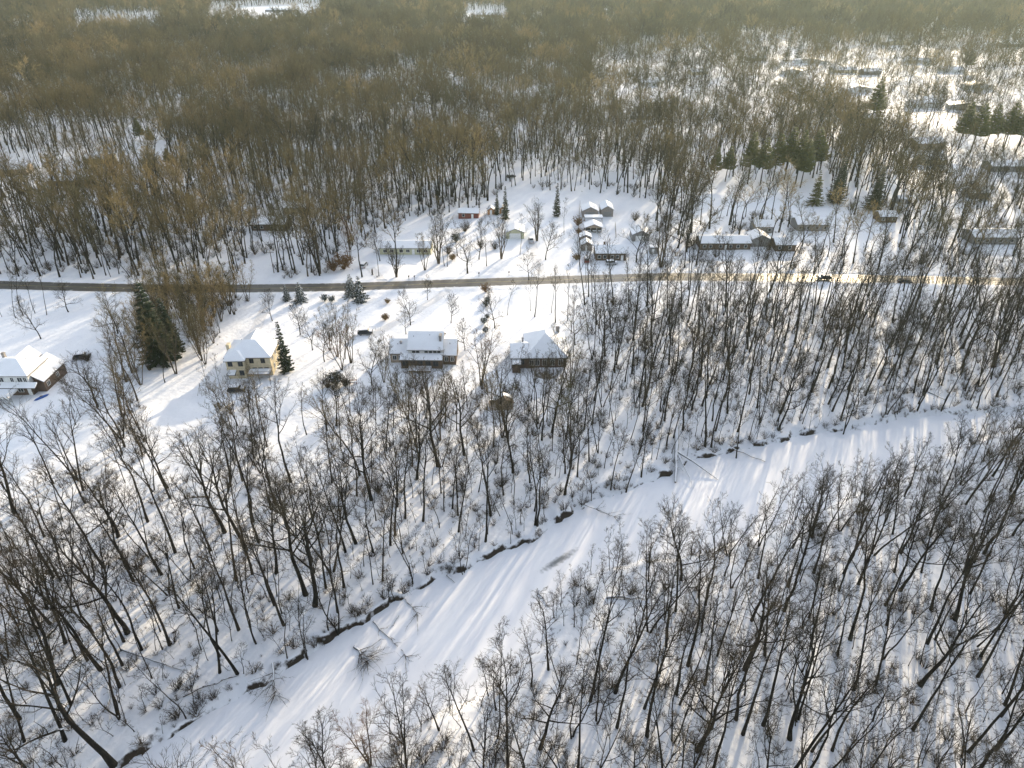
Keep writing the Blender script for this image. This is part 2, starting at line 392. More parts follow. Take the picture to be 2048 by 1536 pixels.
# ------------------------------------------------------------------ bare trees
def rot_about(v, ax, a):
    ax = ax/np.linalg.norm(ax); return v*math.cos(a)+np.cross(ax, v)*math.sin(a)+ax*np.dot(ax, v)*(1-math.cos(a))
def branch_path(rng, p, d, L, n, wander, up):
    pts = [p]; d = d/np.linalg.norm(d)
    for i in range(n):
        d = d+rng.normal(0, wander, 3)+np.array([0, 0, up]); d = d/np.linalg.norm(d)
        p = p+d*L/n; pts.append(p)
    return np.array(pts), d
def side_dir(rng, d, ang, az=None):
    ref = np.array([0, 0, 1.]) if abs(d[2]) < .9 else np.array([1., 0, 0])
    u = np.cross(d, ref); u /= np.linalg.norm(u)
    u = rot_about(u, d, rng.uniform(0, 2*math.pi) if az is None else az)
    return d*math.cos(ang)+u*math.sin(ang)
def grow(seed, h=24, r=.3, clear=.45, n1=11, L1=.42, a1=32, n2=6, n3=5, n4=3, up=.10, wob=.07, stems=1, tw=1.0, spread=1.0, lean=.03, lo=False, snag=False):
    rng = np.random.default_rng(seed); T = MB(); C = MB()
    for s in range(stems):
        az = rng.uniform(0, 6.28) if stems == 1 else s*2*math.pi/stems+rng.uniform(-.4, .4)
        ln = rng.uniform(0, lean) if stems == 1 else rng.uniform(.10, .28)*spread
        d0 = np.array([math.cos(az)*ln, math.sin(az)*ln, 1.0]); hs = h*(1 if stems == 1 else rng.uniform(.8, 1)); rs = r*(1 if stems == 1 else .72)
        st = np.array([math.cos(az)*.15, math.sin(az)*.15, -.3]) if stems > 1 else np.array([0, 0, -.3])
        pts, _ = branch_path(rng, st, d0, hs*.92, 9, wob, .04)
        rad = [rs*(1.35 if i == 0 else 1)*(1-.88*(i/9)**1.1) for i in range(10)]
        T.tube(pts, rad, 5 if lo else 7)
        for i in range(n1):
            f = clear+(.97-clear)*(i+rng.uniform(.1, .9))/n1; k = min(8, int(f*9)); t = f*9-k
            p = pts[k]*(1-t)+pts[k+1]*t; pr = rad[k]*(1-t)+rad[k+1]*t; td = pts[k+1]-pts[k]; td /= np.linalg.norm(td)
            fr = (f-clear)/(1-clear); a = R(a1)*(1.25-.6*fr)*spread*rng.uniform(.75, 1.25)
            L = hs*L1*(1-.62*fr)*rng.uniform(.7, 1.15)
            d = side_dir(rng, td, a, i*2.4+rng.uniform(-.5, .5))
            b1, _ = branch_path(rng, p, d, L, 5, wob*1.5, up); r1 = min(pr*.7, .035+.014*L*tw**.5)
            rr = [r1*(1-.82*j/5) for j in range(6)]; C.tube(b1, rr, 4 if not lo else 3, 1)
            for j in range(n2):
                g = .22+.76*(j+rng.uniform(0, 1))/n2; kk = min(4, int(g*5)); tt = g*5-kk
                p2 = b1[kk]*(1-tt)+b1[kk+1]*tt; dd = b1[kk+1]-b1[kk]; dd /= np.linalg.norm(dd)
                L2 = L*.5*(1.15-.6*g)*rng.uniform(.7, 1.2)
                b2, _ = branch_path(rng, p2, side_dir(rng, dd, R(rng.uniform(28, 52))), L2, 3, wob*2, up*.8)
                r2 = max(.014, .012+.009*L2)*tw; C.tube(b2, [r2, r2*.7, r2*.5, r2*.25], 3)
                for q in range(n3):
                    g2 = .2+.8*(q+rng.uniform(0, 1))/n3; k3 = min(2, int(g2*3)); t3 = g2*3-k3
                    p3 = b2[k3]*(1-t3)+b2[k3+1]*t3; d3 = b2[k3+1]-b2[k3]; d3 /= np.linalg.norm(d3)
                    L3 = max(.5, L2*.5)*rng.uniform(.6, 1.2); r3 = .014*tw
                    b3, _ = branch_path(rng, p3, side_dir(rng, d3, R(rng.uniform(22, 50))), L3, 2, wob*2, up)
                    C.tube(b3, [r3, r3*.8, r3*.35], 3)
                    for w in range(n4):
                        p4 = b3[1] if w == 0 else b3[0]*.4+b3[1]*.6 if w == 1 else b3[1]*.4+b3[2]*.6
                        d4 = side_dir(rng, (b3[2]-b3[1])/max(1e-6, np.linalg.norm(b3[2]-b3[1])), R(rng.uniform(25, 50)))
                        p5 = p4+d4*L3*rng.uniform(.4, .8); C.tube([p4, p5], [.010*tw, .005*tw], 3)
    return T, C
def joined(T, C):
    m = MB(); m.v = T.v+C.v; m.n = T.n+C.n; m.f = T.f+[tuple(i+T.n for i in f) for f in C.f]
    m.m = [1]*len(T.f)+C.m; return m
PROTO = {}
def reg(kind, seeds, twm, barkm, **kw):
    L = []
    for s in seeds:
        T, C = grow(s, **kw); h = max(v[2] for v in C.v)
        L.append(dict(h=h, trunk=T.mesh('trunk', barkm, True), crown=C.mesh('crown', [twm, barkm]), T=T, C=C, twm=twm, barkm=barkm))
    PROTO[kind] = L
reg('tall', range(1, 6), M['twig'], M['bark'], h=24, r=.21, clear=.50, n1=9, L1=0.27, a1=29, n2=6, n3=4, n4=2, wob=.065, lean=.02, tw=1.2)
reg('tallsunlit', range(131, 135), M['twigfar'], M['barkw'], h=24, r=.20, clear=.44, n1=9, L1=0.29, a1=29, n2=6, n3=5, n4=2, wob=.07, lean=.02, tw=1.25)  # sunlit copy of tall: warm light put into twig and bark colour
reg('fork', range(11, 14), M['twig'], M['bark'], h=22, r=.19, clear=.34, n1=7, L1=0.32, a1=30, n2=5, n3=4, n4=2, stems=2, tw=1.2)
reg('big', range(21, 24), M['twig'], M['bark'], h=25, r=.34, clear=.34, n1=13, L1=0.44, a1=42, n2=7, n3=4, n4=2, tw=1.2)
reg('slim', range(31, 37), M['twig'], M['bark'], h=17, r=.10, clear=.46, n1=8, L1=0.2, a1=32, wob=.075, lean=.05, n2=4, n3=4, n4=2, tw=1.2)
reg('young', range(41, 46), M['twig'], M['bark'], h=9, r=.065, clear=.3, n1=7, L1=.28, a1=38, n2=3, n3=3, n4=2, wob=.11, lean=.2, tw=1.2)
reg('oak', range(51, 54), M['twig'], M['bark'], h=15, r=.30, clear=.20, n1=12, L1=.55, a1=58, n2=7, n3=5, n4=3, wob=.12, tw=1.2)
reg('round', range(61, 64), M['twig'], M['bark'], h=13, r=.17, clear=.22, n1=13, L1=.44, a1=46, n2=6, n3=5, n4=3, tw=1.2)
reg('vase', range(71, 74), M['twig'], M['barkw'], h=18, r=.28, clear=.22, n1=7, L1=.36, a1=30, n2=5, n3=5, n4=3, stems=5)
reg('rusty', range(81, 84), M['rust'], M['barkw'], h=16, r=.2, clear=.22, n1=7, L1=.38, a1=34, n2=6, n3=5, n4=3, stems=3)
reg('tanclump', range(91, 94), M['twigfar'], M['barkw'], h=17, r=.16, clear=.25, n1=8, L1=.30, a1=26, n2=5, n3=5, n4=3, stems=4)
reg('far', range(101, 106), M['twigfar'], M['bark'], h=21, r=.24, clear=.42, n1=10, L1=.50, a1=50, n2=6, n3=5, n4=2, tw=2.3, lo=True)
reg('mid', range(121, 126), M['twigfar'], M['bark'], h=22, r=.26, clear=.46, n1=9, L1=.33, a1=34, n2=5, n3=5, n4=3, tw=2.0, lo=True)
reg('farlow', range(111, 114), M['twigfar'], M['bark'], h=20, r=.30, clear=.40, n1=11, L1=.54, a1=52, n2=6, n3=4, n4=1, tw=4.6, lo=True)

# ------------------------------------------------------------------ conifers, shrubs
def conifer(seed, h=16, w=3.6, whorls=17, per=11, base=.06, droop=.25, open_=.0, sz=1.0):
    rng = np.random.default_rng(seed); T = MB(); C = MB()
    T.tube([(0,0,-.3),(0,0,h*.5),(0,0,h*.97)], [.25*h/16, .15*h/16, .03], 7)
    for i in range(whorls):
        f = base+(.98-base)*(i/(whorls-1))**.9; z = h*f; rad = w*(1-f)**.85*rng.uniform(.8, 1.12)+.15
        n = max(4, int(per*(1-.5*f)))
        for k in range(n):
            if rng.random() < open_: continue
            az = k*2*math.pi/n+i*1.1+rng.uniform(-.25, .25); L = rad*rng.uniform(.7, 1.12); zz = z+rng.uniform(-.25, .25)
            ca, sa = math.cos(az), math.sin(az)
            P = [np.array([ca*L*t, sa*L*t, zz-droop*L*t*t+.18*L*t*(t > .7)]) for t in (0, .35, .7, 1)]
            C.tube(P, [.05, .035, .025, .01], 3, 1)
            m = max(4, int(L*11/sz))
            for q in range(m):
                t = .12+.88*(q+rng.random())/m; j = min(2, int(t*3)); tt = t*3-j; p = P[j]*(1-tt)+P[j+1]*tt
                for sgn in (-1, 1):
                    l = (.35+.45*(1-t))*rng.uniform(.7, 1.3)*sz*(.6+.25*min(2, L)); a2 = az+sgn*rng.uniform(.5, 1.0)
                    e = p+np.array([math.cos(a2)*l, math.sin(a2)*l, -.18*l+rng.uniform(-.12, .12)])
                    wv = np.array([-math.sin(a2), math.cos(a2), rng.uniform(-.5, .5)])*l*.24; mid = (p+e)/2
                    C.add([tuple(p), tuple(mid+wv+(0,0,.04)), tuple(e), tuple(mid-wv-(0,0,.08))], [(0,1,2,3)])
    for q in range(10):
        a = rng.uniform(0, 6.28); z = h*(.93+.05*rng.random()); e = (math.cos(a)*.3, math.sin(a)*.3, z+.3)
        C.add([(0,0,z),(e[0]+.05,e[1],e[2]-.1),e], [(0,1,2)])
    return T, C
def reg_con(kind, seeds, nm, **kw):
    L = []
    for s in seeds:
        T, C = conifer(s, **kw); L.append(dict(h=kw['h'], trunk=T.mesh('trunk', M['bark'], True), crown=C.mesh('crown', [nm, M['bark']]), T=T, C=C, twm=nm, barkm=M['bark']))
    PROTO[kind] = L
reg_con('spruce', (1, 2), M['spruce'], h=16, w=3.7)
reg_con('bigspruce', (11, 12), M['spruce'], h=16, w=4.1, whorls=20, per=14, sz=1.15)
reg_con('snowspruce', (3, 4), M['sprucesnow'], h=8, w=3.0, whorls=12, per=10)
reg_con('narrow', (5,), M['spruce'], h=16, w=2.2, whorls=18)
reg_con('pine', (6, 7, 8), M['pine'], h=17, w=5.9, whorls=16, per=13, base=.38, droop=-.12, open_=.08, sz=1.7)
reg_con('litspruce', (9,), M['pine'], h=14, w=4.2)  # yellow sunlight put into the needles by the brighter pine colour
def shrub(seed, h=1.8, w=1.6, stems=26, tw=1.0, leaves=0):
    rng = np.random.default_rng(seed); C = MB()
    for i in range(stems):
        a = rng.uniform(0, 6.28); s = rng.uniform(.1, 1)*w/h; d = np.array([math.cos(a)*s, math.sin(a)*s, 1.0])
        b, dd = branch_path(rng, np.array([math.cos(a)*.1, math.sin(a)*.1, -.05]), d, h*rng.uniform(.6, 1.1), 3, .14, .02)
        C.tube(b, [.022*tw, .017*tw, .012*tw, .005*tw], 3)
        for k in range(5):
            p = b[1+k % 2]*(.5)+b[2+k % 2]*.5; e = p+side_dir(rng, dd, R(rng.uniform(25, 60)))*h*rng.uniform(.2, .4)
            C.tube([p, e], [.010*tw, .004*tw], 3)
            for q in range(leaves):
                c = p+(e-p)*rng.random()+rng.normal(0, .08, 3); u = rng.normal(0, .10, 3); w2 = rng.normal(0, .10, 3)
                C.add([tuple(c), tuple(c+u), tuple(c+u+w2), tuple(c+w2)], [(0,1,2,3)])
    return C
SHRUB = {'brush': [shrub(s, 1.5, 1.5, 16, 1.3).mesh('underbrush', M['brush']) for s in (1, 2, 3)],
         'bush': [shrub(s, 2.2, 1.9, 46, 1.6).mesh('bush', M['brush']) for s in (4, 5)],
         'dry': [shrub(s, 1.7, 1.3, 40, 1.6, 3).mesh('bush', M['tan_leaf']) for s in (6,)],
         'rustbush': [shrub(s, 2.6, 2.2, 46, 1.8, 2).mesh('bush', M['rust']) for s in (8,)],
         'ever': [shrub(s, 1.9, 1.3, 46, 1.6, 6).mesh('bush', M['sprucesnow']) for s in (9, 10)]}

_rt = random.Random(7)
def place_tree(kind, x, y, hgt, label, group=None, name='bare_tree', cat='bare tree', parts=True, idx=None):
    P = PROTO[kind]; p = P[_rt.randrange(len(P)) if idx is None else idx % len(P)]; s = hgt/p['h']
    z = ghs(x, y)
    if parts:
        e = empty(name, (x, y, z), 0, label, cat, group); e.scale = (s*_rt.uniform(.88, 1.12), s*_rt.uniform(.88, 1.12), s); e.rotation_euler = (_rt.gauss(0, .022), _rt.gauss(0, .022), _rt.uniform(0, 6.28))
        for nm in ('trunk', 'crown'):
            o = bpy.data.objects.new(nm, p[nm]); COL.objects.link(o); o.parent = e
    else:
        if 'one' not in p: p['one'] = joined(p['T'], p['C']).mesh(name, [p['twm'], p['barkm']])
        e = bpy.data.objects.new(name, p['one']); COL.objects.link(e); e.location = (x, y, z); e.rotation_euler = (_rt.gauss(0, .09), _rt.gauss(0, .09), _rt.uniform(0, 6.28)); e.scale = (s, s, s)
        tag(e, label, cat, group)
    PLACED.append((x, y)); return e
PLACED = []
def tree_px(kind, bx, by, ty, label, **kw):
    x, y = G(bx, by); h = height_for(by, ty)
    return place_tree(kind, x, y, h, label, **kw)

# ------------------------------------------------------------------ buildings
HOUSES = []; CONI = []
def mpp(py): # metres per photo pixel across, on the ground at row py
    x, y = G(1024, py); return (y*cp+CAMH*sp)/FPX
def gable_prof(u0, u1, h, rise, o, t0, t1, ins=0):
    um = (u0+u1)/2; s = rise/(um-u0); o = o-ins
    return [(u0-o, h-o*s+t0), (um, h+rise+t0), (u1+o, h-o*s+t0), (u1+o, h-o*s+t1), (um, h+rise+t1), (u0-o, h-o*s+t1)]
def hip_solid(mb, x0, x1, y0, y1, z, rise, t):
    w, d = x1-x0, y1-y0
    if w >= d: r0, r1 = (x0+d/2, (y0+y1)/2), (x1-d/2, (y0+y1)/2)
    else: r0, r1 = ((x0+x1)/2, y0+w/2), ((x0+x1)/2, y1-w/2)
    b = [(x0,y0),(x1,y0),(x1,y1),(x0,y1)]
    v = [(p[0],p[1],z) for p in b]+[(p[0],p[1],z+t) for p in b]+[(*r0, z+t+rise), (*r1, z+t+rise)]
    f = [(3,2,1,0),(0,1,5,4),(1,2,6,5),(2,3,7,6),(3,0,4,7)]
    if w >= d: f += [(4,5,9,8),(5,6,9),(6,7,8,9),(7,4,8)]
    else: f += [(4,5,8),(5,6,9,8),(6,7,9),(7,4,8,9)]
    mb.add(v, f)
def block(e, x0, x1, y0, y1, h, rise, kind, wall, z0=-.3, over=.45, roofm=None, snow=True, snowt=.28):
    roofm = roofm or M['shingle']; W = MB(); Rf = MB(); S = MB()
    if kind in ('gx', 'gy'):
        u0, u1, a0, a1 = (y0, y1, x0, x1) if kind == 'gx' else (x0, x1, y0, y1); ax = 'x' if kind == 'gx' else 'y'; um = (u0+u1)/2
        W.prism([(u0,z0),(u1,z0),(u1,h),(um,h+rise),(u0,h)], a0, a1, ax)
        Rf.prism(gable_prof(u0, u1, h, rise, over, .03, .16), a0-over, a1+over, ax)
        S.prism(gable_prof(u0, u1, h, rise, over, .165, .165+snowt, .05), a0-over+.05, a1+over-.05, ax)
    elif kind == 'hip':
        W.box(x0, x1, y0, y1, z0, h)
        hip_solid(Rf, x0-over, x1+over, y0-over, y1+over, h+.01, rise, .14)
        hip_solid(S, x0-over+.05, x1+over-.05, y0-over+.05, y1+over-.05, h+.16, rise, snowt)
    elif kind == 'flat':
        W.box(x0, x1, y0, y1, z0, h); Rf.box(x0-.2, x1+.2, y0-.2, y1+.2, h+.01, h+.2); S.box(x0-.15, x1+.15, y0-.15, y1+.15, h+.205, h+.205+snowt)
    W.build('wall', wall, e); r = Rf.build('roof', roofm, e)
    if snow: S.build('snow_cover', M['snow'], r)
def vents(e, *spots):
    for (x, y, z) in spots: V = MB(); V.tube([(x,y,z-.6),(x,y,z+.35)], [.09,.09], 7, cap=True); V.build('vent', M['metal'], e)
def slabroof(e, x0, x1, y0, z0, y1, z1, m=None):
    """lean-to roof: low edge (y0,z0), high edge (y1,z1)"""
    A = MB(); A.prism([(y0,z0),(y1,z1),(y1,z1+.14),(y0,z0+.14)], x0, x1); r = A.build('roof', m or M['shingle'], e)
    S = MB(); S.prism([(y0+.04,z0+.145),(y1,z1+.145),(y1,z1+.42),(y0+.04,z0+.36)], x0+.04, x1-.04); S.build('snow_cover', M['snow'], r)
def window(e, face, c, u, z, w, h, trim=None, mull=True):
    """face S/N/E/W at plane coordinate c; u along the wall"""
    F = MB(); P = MB(); t = .08; s = -1 if face in 'SW' else 1
    def bx(mb, a0, a1, q0, q1, d0, d1):
        lo, hi = sorted((c+s*d0, c+s*d1))
        if face in 'SN': mb.box(a0, a1, lo, hi, q0, q1)
        else: mb.box(lo, hi, a0, a1, q0, q1)
    bx(F, u-w/2-t, u+w/2+t, z-t, z, 0, .09); bx(F, u-w/2-t, u+w/2+t, z+h, z+h+t, 0, .07)
    bx(F, u-w/2-t, u-w/2, z, z+h, 0, .07); bx(F, u+w/2, u+w/2+t, z, z+h, 0, .07)
    if mull: bx(F, u-.03, u+.03, z, z+h, 0, .06)
    bx(P, u-w/2, u+w/2, z, z+h, 0, .03)
    f = F.build('window', trim or M['trim'], e); P.build('pane', M['glass'], f)
def door(e, face, c, u, w, h, m, z=0.0):
    D = MB(); s = -1 if face in 'SW' else 1; lo, hi = sorted((c, c+s*.06))
    if face in 'SN': D.box(u-w/2, u+w/2, lo, hi, z, z+h)
    else: D.box(lo, hi, u-w/2, u+w/2, z, z+h)
    d = D.build('door', m, e); H = MB(); l2, h2 = sorted((c+s*.06, c+s*.12))
    if face in 'SN': H.box(u+w*.35, u+w*.4, l2, h2, z+.95, z+1.1)
    else: H.box(l2, h2, u+w*.35, u+w*.4, z+.95, z+1.1)
    H.build('handle', M['metal'], d)
def garage_door(e, face, c, u, w, h, m):
    D = MB(); s = -1 if face in 'SW' else 1
    for i in range(4):
        lo, hi = sorted((c, c+s*.06))
        z0, z1 = i*h/4+.02, (i+1)*h/4-.02
        if face in 'SN': D.box(u-w/2, u+w/2, lo, hi, z0, z1)
        else: D.box(lo, hi, u-w/2, u+w/2, z0, z1)
    D.build('garage_door', m, e)
def chimney(e, x, y, z0, z1, w=.9, d=.7, m=None):
    C = MB(); C.box(x-w/2, x+w/2, y-d/2, y+d/2, z0, z1); C.box(x-w/2-.08, x+w/2+.08, y-d/2-.08, y+d/2+.08, z1+.002, z1+.15)
    C.box(x-w/2+.02, x+w/2-.02, y-d/2+.02, y+d/2-.02, z1+.152, z1+.3); C.build('chimney', m or M['brick'], e)
def house_at(px, py, rz, name, label, cat='house', group=None, r=9, dy=5):
    x, y = G(px, py); z = ghs(x, y)
    e = empty(name, (x, y, z), rz, label, cat, group); HOUSES.append((x-math.sin(rz)*dy, y+math.cos(rz)*dy, r)); return e
def railing(mb, pts, z, h=.95, post=.09):
    for i in range(len(pts)-1):
        (ax, ay), (bx, by) = pts[i], pts[i+1]; L = math.hypot(bx-ax, by-ay)
        for zz in (z+h, z+.12): mb.tube([(ax,ay,zz),(bx,by,zz)], [.05,.05], 4)
        n = max(2, int(L/.28))
        for k in range(n+1):
            t = k/n; rr = .045 if k in (0, n) else .022; mb.tube([(ax+(bx-ax)*t, ay+(by-ay)*t, z),(ax+(bx-ax)*t, ay+(by-ay)*t, z+h)], [rr, rr], 4)
# --- white and brick house at the left edge
m_ = mpp(790)
e = house_at(88, 790, 0, 'house', 'large two-storey white and brick house with a raised deck at the left edge', r=10, dy=7)
block(e, -13.5, -2.4, 0, 8.6, 2.9, .01, 'flat', M['brick'], snow=False)
block(e, -13.45, -2.45, .05, 8.55, 5.6, 2.4, 'hip', M['white'], z0=3.12, over=.5)
block(e, -7.5, 0, 1.6, 11.4, 3.1, 2.4, 'gy', M['brick'], over=.4)
block(e, -12.0, -7.6, 8.7, 14.0, 4.0, 2.2, 'gy', M['white'], over=.4)
slabroof(e, -9.5, -.4, -1.5, 2.75, -.01, 3.4)
for u, w in ((-12.2, 1.1), (-9.4, 1.2), (-6.6, .8), (-4.6, 1.2), (-3.3, .8)): window(e, 'S', 0.05, u, 3.9, w, 1.2)
for u in (-8.0, -5.4): window(e, 'S', 0, u, .9, 1.3, 1.3)
for u in (-10.9, -12.6): window(e, 'S', 0, u, .3, 1.3, 2.2)
for v in (3.2, 7.5): window(e, 'E', 0, v, 1.0, 1.1, 1.2)
chimney(e, -12.0, 7.4, 5.9, 8.0, .7, .7, M['stone'])
door(e, 'S', 0, -3.2, .95, 2.1, M['trim'])
D = MB(); D.box(-11.2, -4.9, -5.6, -1.62, 2.35, 2.55); dk = D.build('deck', M['trim'], e)
S = MB(); S.box(-11.1, -5.0, -5.5, -1.65, 2.555, 2.8); S.build('snow_cover', M['snow'], dk)
Rl = MB(); railing(Rl, [(-11.2,-1.7),(-11.2,-5.6),(-4.9,-5.6),(-4.9,-1.7)], 2.55); Rl.build('railing', M['trim'], dk)
for x in (-11, -8, -5.1): P = MB(); P.tube([(x,-5.45,-.3),(x,-5.45,2.35)], [.09,.09], 6); P.build('post', M['trim'], dk)
St = MB()
for i in range(11): St.box(-13.2-i*.28, -12.9-i*.28+.02, -5.4, -4.2, 2.3-i*.22, 2.38-i*.22)
St.box(-13.0, -11.22, -5.4, -4.2, 2.36, 2.5); St.build('stairs', M['trim'], e)
vents(e, (-9.5,3,7.4), (-5,5.5,7.7))
# --- cream house
e = house_at(502, 752, R(2), 'house', 'cream two-storey house with an L-shaped snowy hip roof and a rear deck', r=9.5, dy=7)
block(e, -5.6, 6.0, 0, 9.0, 5.6, 2.7, 'hip', M['cream'], over=.5)
block(e, -5.4, -.6, -1.2, 3.0, 5.3, 1.8, 'hip', M['cream'], over=.45)
block(e, -5.2, 2.2, 8.2, 15.5, 3.2, 2.5, 'gy', M['cream'], over=.5)
for u, z in ((-4.3, 3.8), (-4.0, 1.0), (-1.6, 3.8), (-1.7, 1.0)): window(e, 'S', -1.2, u, z, 1.1, 1.4, M['darktrim'])
for u, z in ((1.0, 4.0), (1.5, 1.3), (3.0, 1.3), (4.6, 1.3), (4.0, 4.0)): window(e, 'S', 0, u, z, 1.0, 1.2, M['darktrim'])
for v, z in ((2, 4), (5, 4), (2.5, 1.2), (6, 1.2)): window(e, 'E', 6.0, v, z, 1, 1.2)
chimney(e, -5.95, 4.5, -.3, 7.2, .8, 1.4, M['cream'])
D = MB(); D.box(.2, 6.1, -3.0, -.01, 1.9, 2.08); dk = D.build('deck', M['wood'], e)
S = MB(); S.box(.3, 6.0, -2.9, -.05, 2.085, 2.3); S.build('snow_cover', M['snow'], dk)
Rl = MB(); railing(Rl, [(.2,-.1),(.2,-3),(6.1,-3),(6.1,-.1)], 2.08); Rl.build('railing', M['wood'], dk)
for x in (.4, 3.1, 5.9): P = MB(); P.tube([(x,-2.9,-.3),(x,-2.9,1.9)], [.08,.08], 5); P.build('post', M['wood'], dk)
slabroof(e, -5.2, -3.0, -3.0, 1.9, -1.21, 2.3)
vents(e, (2.5,3.4,7.9), (-2.5,5.8,7.8))
# --- middle house (two storeys, lean-to porch, two lower wings)
e = house_at(851, 737, R(-1), 'house', 'middle white two-storey house with a long porch roof and two lower side wings', r=11, dy=6)
block(e, -4.7, 4.6, 1.9, 11.0, 4.75, 2.9, 'gx', M['white'], over=.35)
block(e, -10.0, -4.72, 3.0, 10.6, 2.9, 2.2, 'gx', M['tan'], over=.35)
block(e, 4.62, 8.2, 2.4, 10.4, 2.9, 2.4, 'gx', M['brown'], over=.35)
W = MB(); W.box(-6.6, 4.6, 0.05, 1.88, -.3, 2.55); W.build('wall', M['brown'], e)
slabroof(e, -6.9, 4.9, -.4, 2.6, 1.87, 3.35)
for u in (-3.2, -2.1, .2, 1.4, 2.6, 3.7): window(e, 'S', 1.9, u, 3.85, .75, .75, M['darktrim'], False)
for u in (-5.4, -3.4, -1.4, .8, 2.9): window(e, 'S', .05, u, .7, 1.4, 1.5, M['darktrim'])
for u in (5.6, 7.2): window(e, 'S', 2.4, u, 1.0, .9, 1.3)
for u in (-8.8, -7.2): window(e, 'S', 3.0, u, .9, 1.0, 1.3)
chimney(e, 4.0, 4.6, 5.2, 7.8, .6, 1.7, M['grey']); chimney(e, -7.2, 5.5, 3.6, 5.2, .5, .5, M['metal'])
D = MB(); D.box(-4.6, 1.8, -2.6, 0.03, .45, .6); dk = D.build('deck', M['wood'], e); S = MB(); S.box(-4.5, 1.7, -2.5, 0, .605, .8); S.build('snow_cover', M['snow'], dk)
vents(e, (-3.4,5.0,7.1), (1.0,5.4,7.3), (6.5,5.0,5.0), (-8,5.2,4.6))
# --- brick house on the right
e = house_at(1077, 737, R(1), 'house', 'single-storey brick house with a big snowy hip roof, right of the middle house', r=11, dy=7)
block(e, -3.4, 7.6, 0, 13.0, 3.0, 4.4, 'hip', M['brick'], over=.5)
block(e, -7.4, -3.0, .3, 9.5, 2.9, 1.7, 'gx', M['brick'], over=.4)
block(e, -7.2, -5.0, -2.2, .28, 2.2, .01, 'flat', M['brick'])
for u in (-5.9, -4.4): window(e, 'S', .3, u, .9, .9, 1.5, M['darktrim'])
for u in (-1.9, -.4, 1.6, 3.8, 6.0): window(e, 'S', 0, u, .8, 1.1, 1.6)
for v in (3, 7): window(e, 'E', 7.6, v, .9, 1.2, 1.3)
chimney(e, 5.9, 11.6, 3.2, 6.2, .9, .8, M['stone']); chimney(e, -4.2, 7, 3.4, 5.4, .5, .5, M['metal'])
for (x, y) in ((-5.6, 6.2),): D = MB(); D.box(x-1.0, x+1.0, y-.9, y+.6, 3.6, 4.9); D.build('dormer', M['white'], e)
vents(e, (0,4.0,6.0), (4.5,5.0,5.9), (1.5,2.0,4.6))
# --- long pale ranch house across the road
e = house_at(811, 509, R(0), 'house', 'long low pale green house across the road on the white lawn', r=11, dy=3)
block(e, -9.5, 9.5, 0, 7.5, 2.5, 1.1, 'gx', M['pale'], over=.35)
for u in (-7.5, -5, -1.5, 1.0, 5.0, 7.6): window(e, 'S', 0, u, .9, 1.3, 1.1)
door(e, 'S', 0, 3.0, .95, 2.05, M['trim'])
def small(px, py, wpx, dep, h, rise, kind, wall, name, label, cat, rz=0, gd=False, wins=(), snow=True, group=None, roofm=None, drs=None):
    w = wpx*mpp(py); e = house_at(px, py, rz, name, label, cat, group, r=max(3.5, w*.55+1), dy=dep/2)
    block(e, -w/2, w/2, 0, dep, h, rise, kind, wall, over=.3, snow=snow, roofm=roofm)
    if gd: garage_door(e, 'S', 0, 0, w*.62, min(2.2, h-.25), M['trim'] if gd == 1 else M['grey'])
    for u in wins: window(e, 'S', 0, u*w, .9, 1.0, 1.1, None, False)
    if drs is not None: door(e, 'S', 0, drs*w, .9, 2.0, M['trim'])
    return e
small(1180, 435, 31, 6.5, 2.6, 1.6, 'gy', M['greytaupe'], 'garage', 'taupe garage with a snowy gable, back left of the small yard cluster', 'garage', gd=2)
small(1214, 433, 24, 7.5, 3.0, 1.5, 'gy', M['greytaupe'], 'garage', 'taller narrow taupe garage, back right of the small yard cluster', 'garage', gd=2)
e = house_at(1187, 447, 0, 'carport', 'low flat snow-covered carport between the back garage and the open shelter', 'carport', r=4, dy=2)
Rf = MB(); Rf.box(-3.8, 3.8, 0, 3.4, 2.0, 2.15); r_ = Rf.build('roof', M['shingle'], e); S = MB(); S.box(-3.75, 3.75, .05, 3.35, 2.155, 2.5); S.build('snow_cover', M['snow'], r_)
for x in (-3.6, 0, 3.6):
    for y in (.15, 3.2): P = MB(); P.tube([(x,y,-.3),(x,y,2.0)], [.07,.07], 5); P.build('post', M['wood'], e)
e = house_at(1187, 467, 0, 'open_shelter', 'open gabled shelter with posts and stored things under a snowy roof', 'shelter', r=4.5, dy=3)
Rf = MB(); Rf.prism(gable_prof(-3.4, 3.4, 2.3, 1.3, .4, .03, .16), -.3, 5.6, 'y'); r_ = Rf.build('roof', M['shingle'], e); S = MB(); S.prism(gable_prof(-3.4, 3.4, 2.3, 1.3, .4, .165, .42, .05), -.25, 5.55, 'y'); S.build('snow_cover', M['snow'], r_)
W = MB(); W.box(-3.4, 3.4, 2.2, 5.4, -.3, 2.28); W.build('wall', M['darktrim'], e)
W = MB(); W.prism([(-3.3,2.3),(3.3,2.3),(0,3.55)], 0.0, .12, 'y'); W.build('gable', M['tan'], e)
for x in (-3.3, -1.2, 1.2, 3.3): P = MB(); P.tube([(x,.06,-.3),(x,.06,2.3)], [.08,.08], 5); P.build('post', M['trim'], e)
for x, w in ((-1.9, 1.6), (.4, 1.5), (2.4, 1.1)): B = MB(); B.box(x-w/2, x+w/2, .7, 1.9, -.1, .8); o = B.build('bench_box', M['grey'], e); S = MB(); S.box(x-w/2, x+w/2, .65, 1.5, .805, .95); S.build('snow_cover', M['snow'], o)
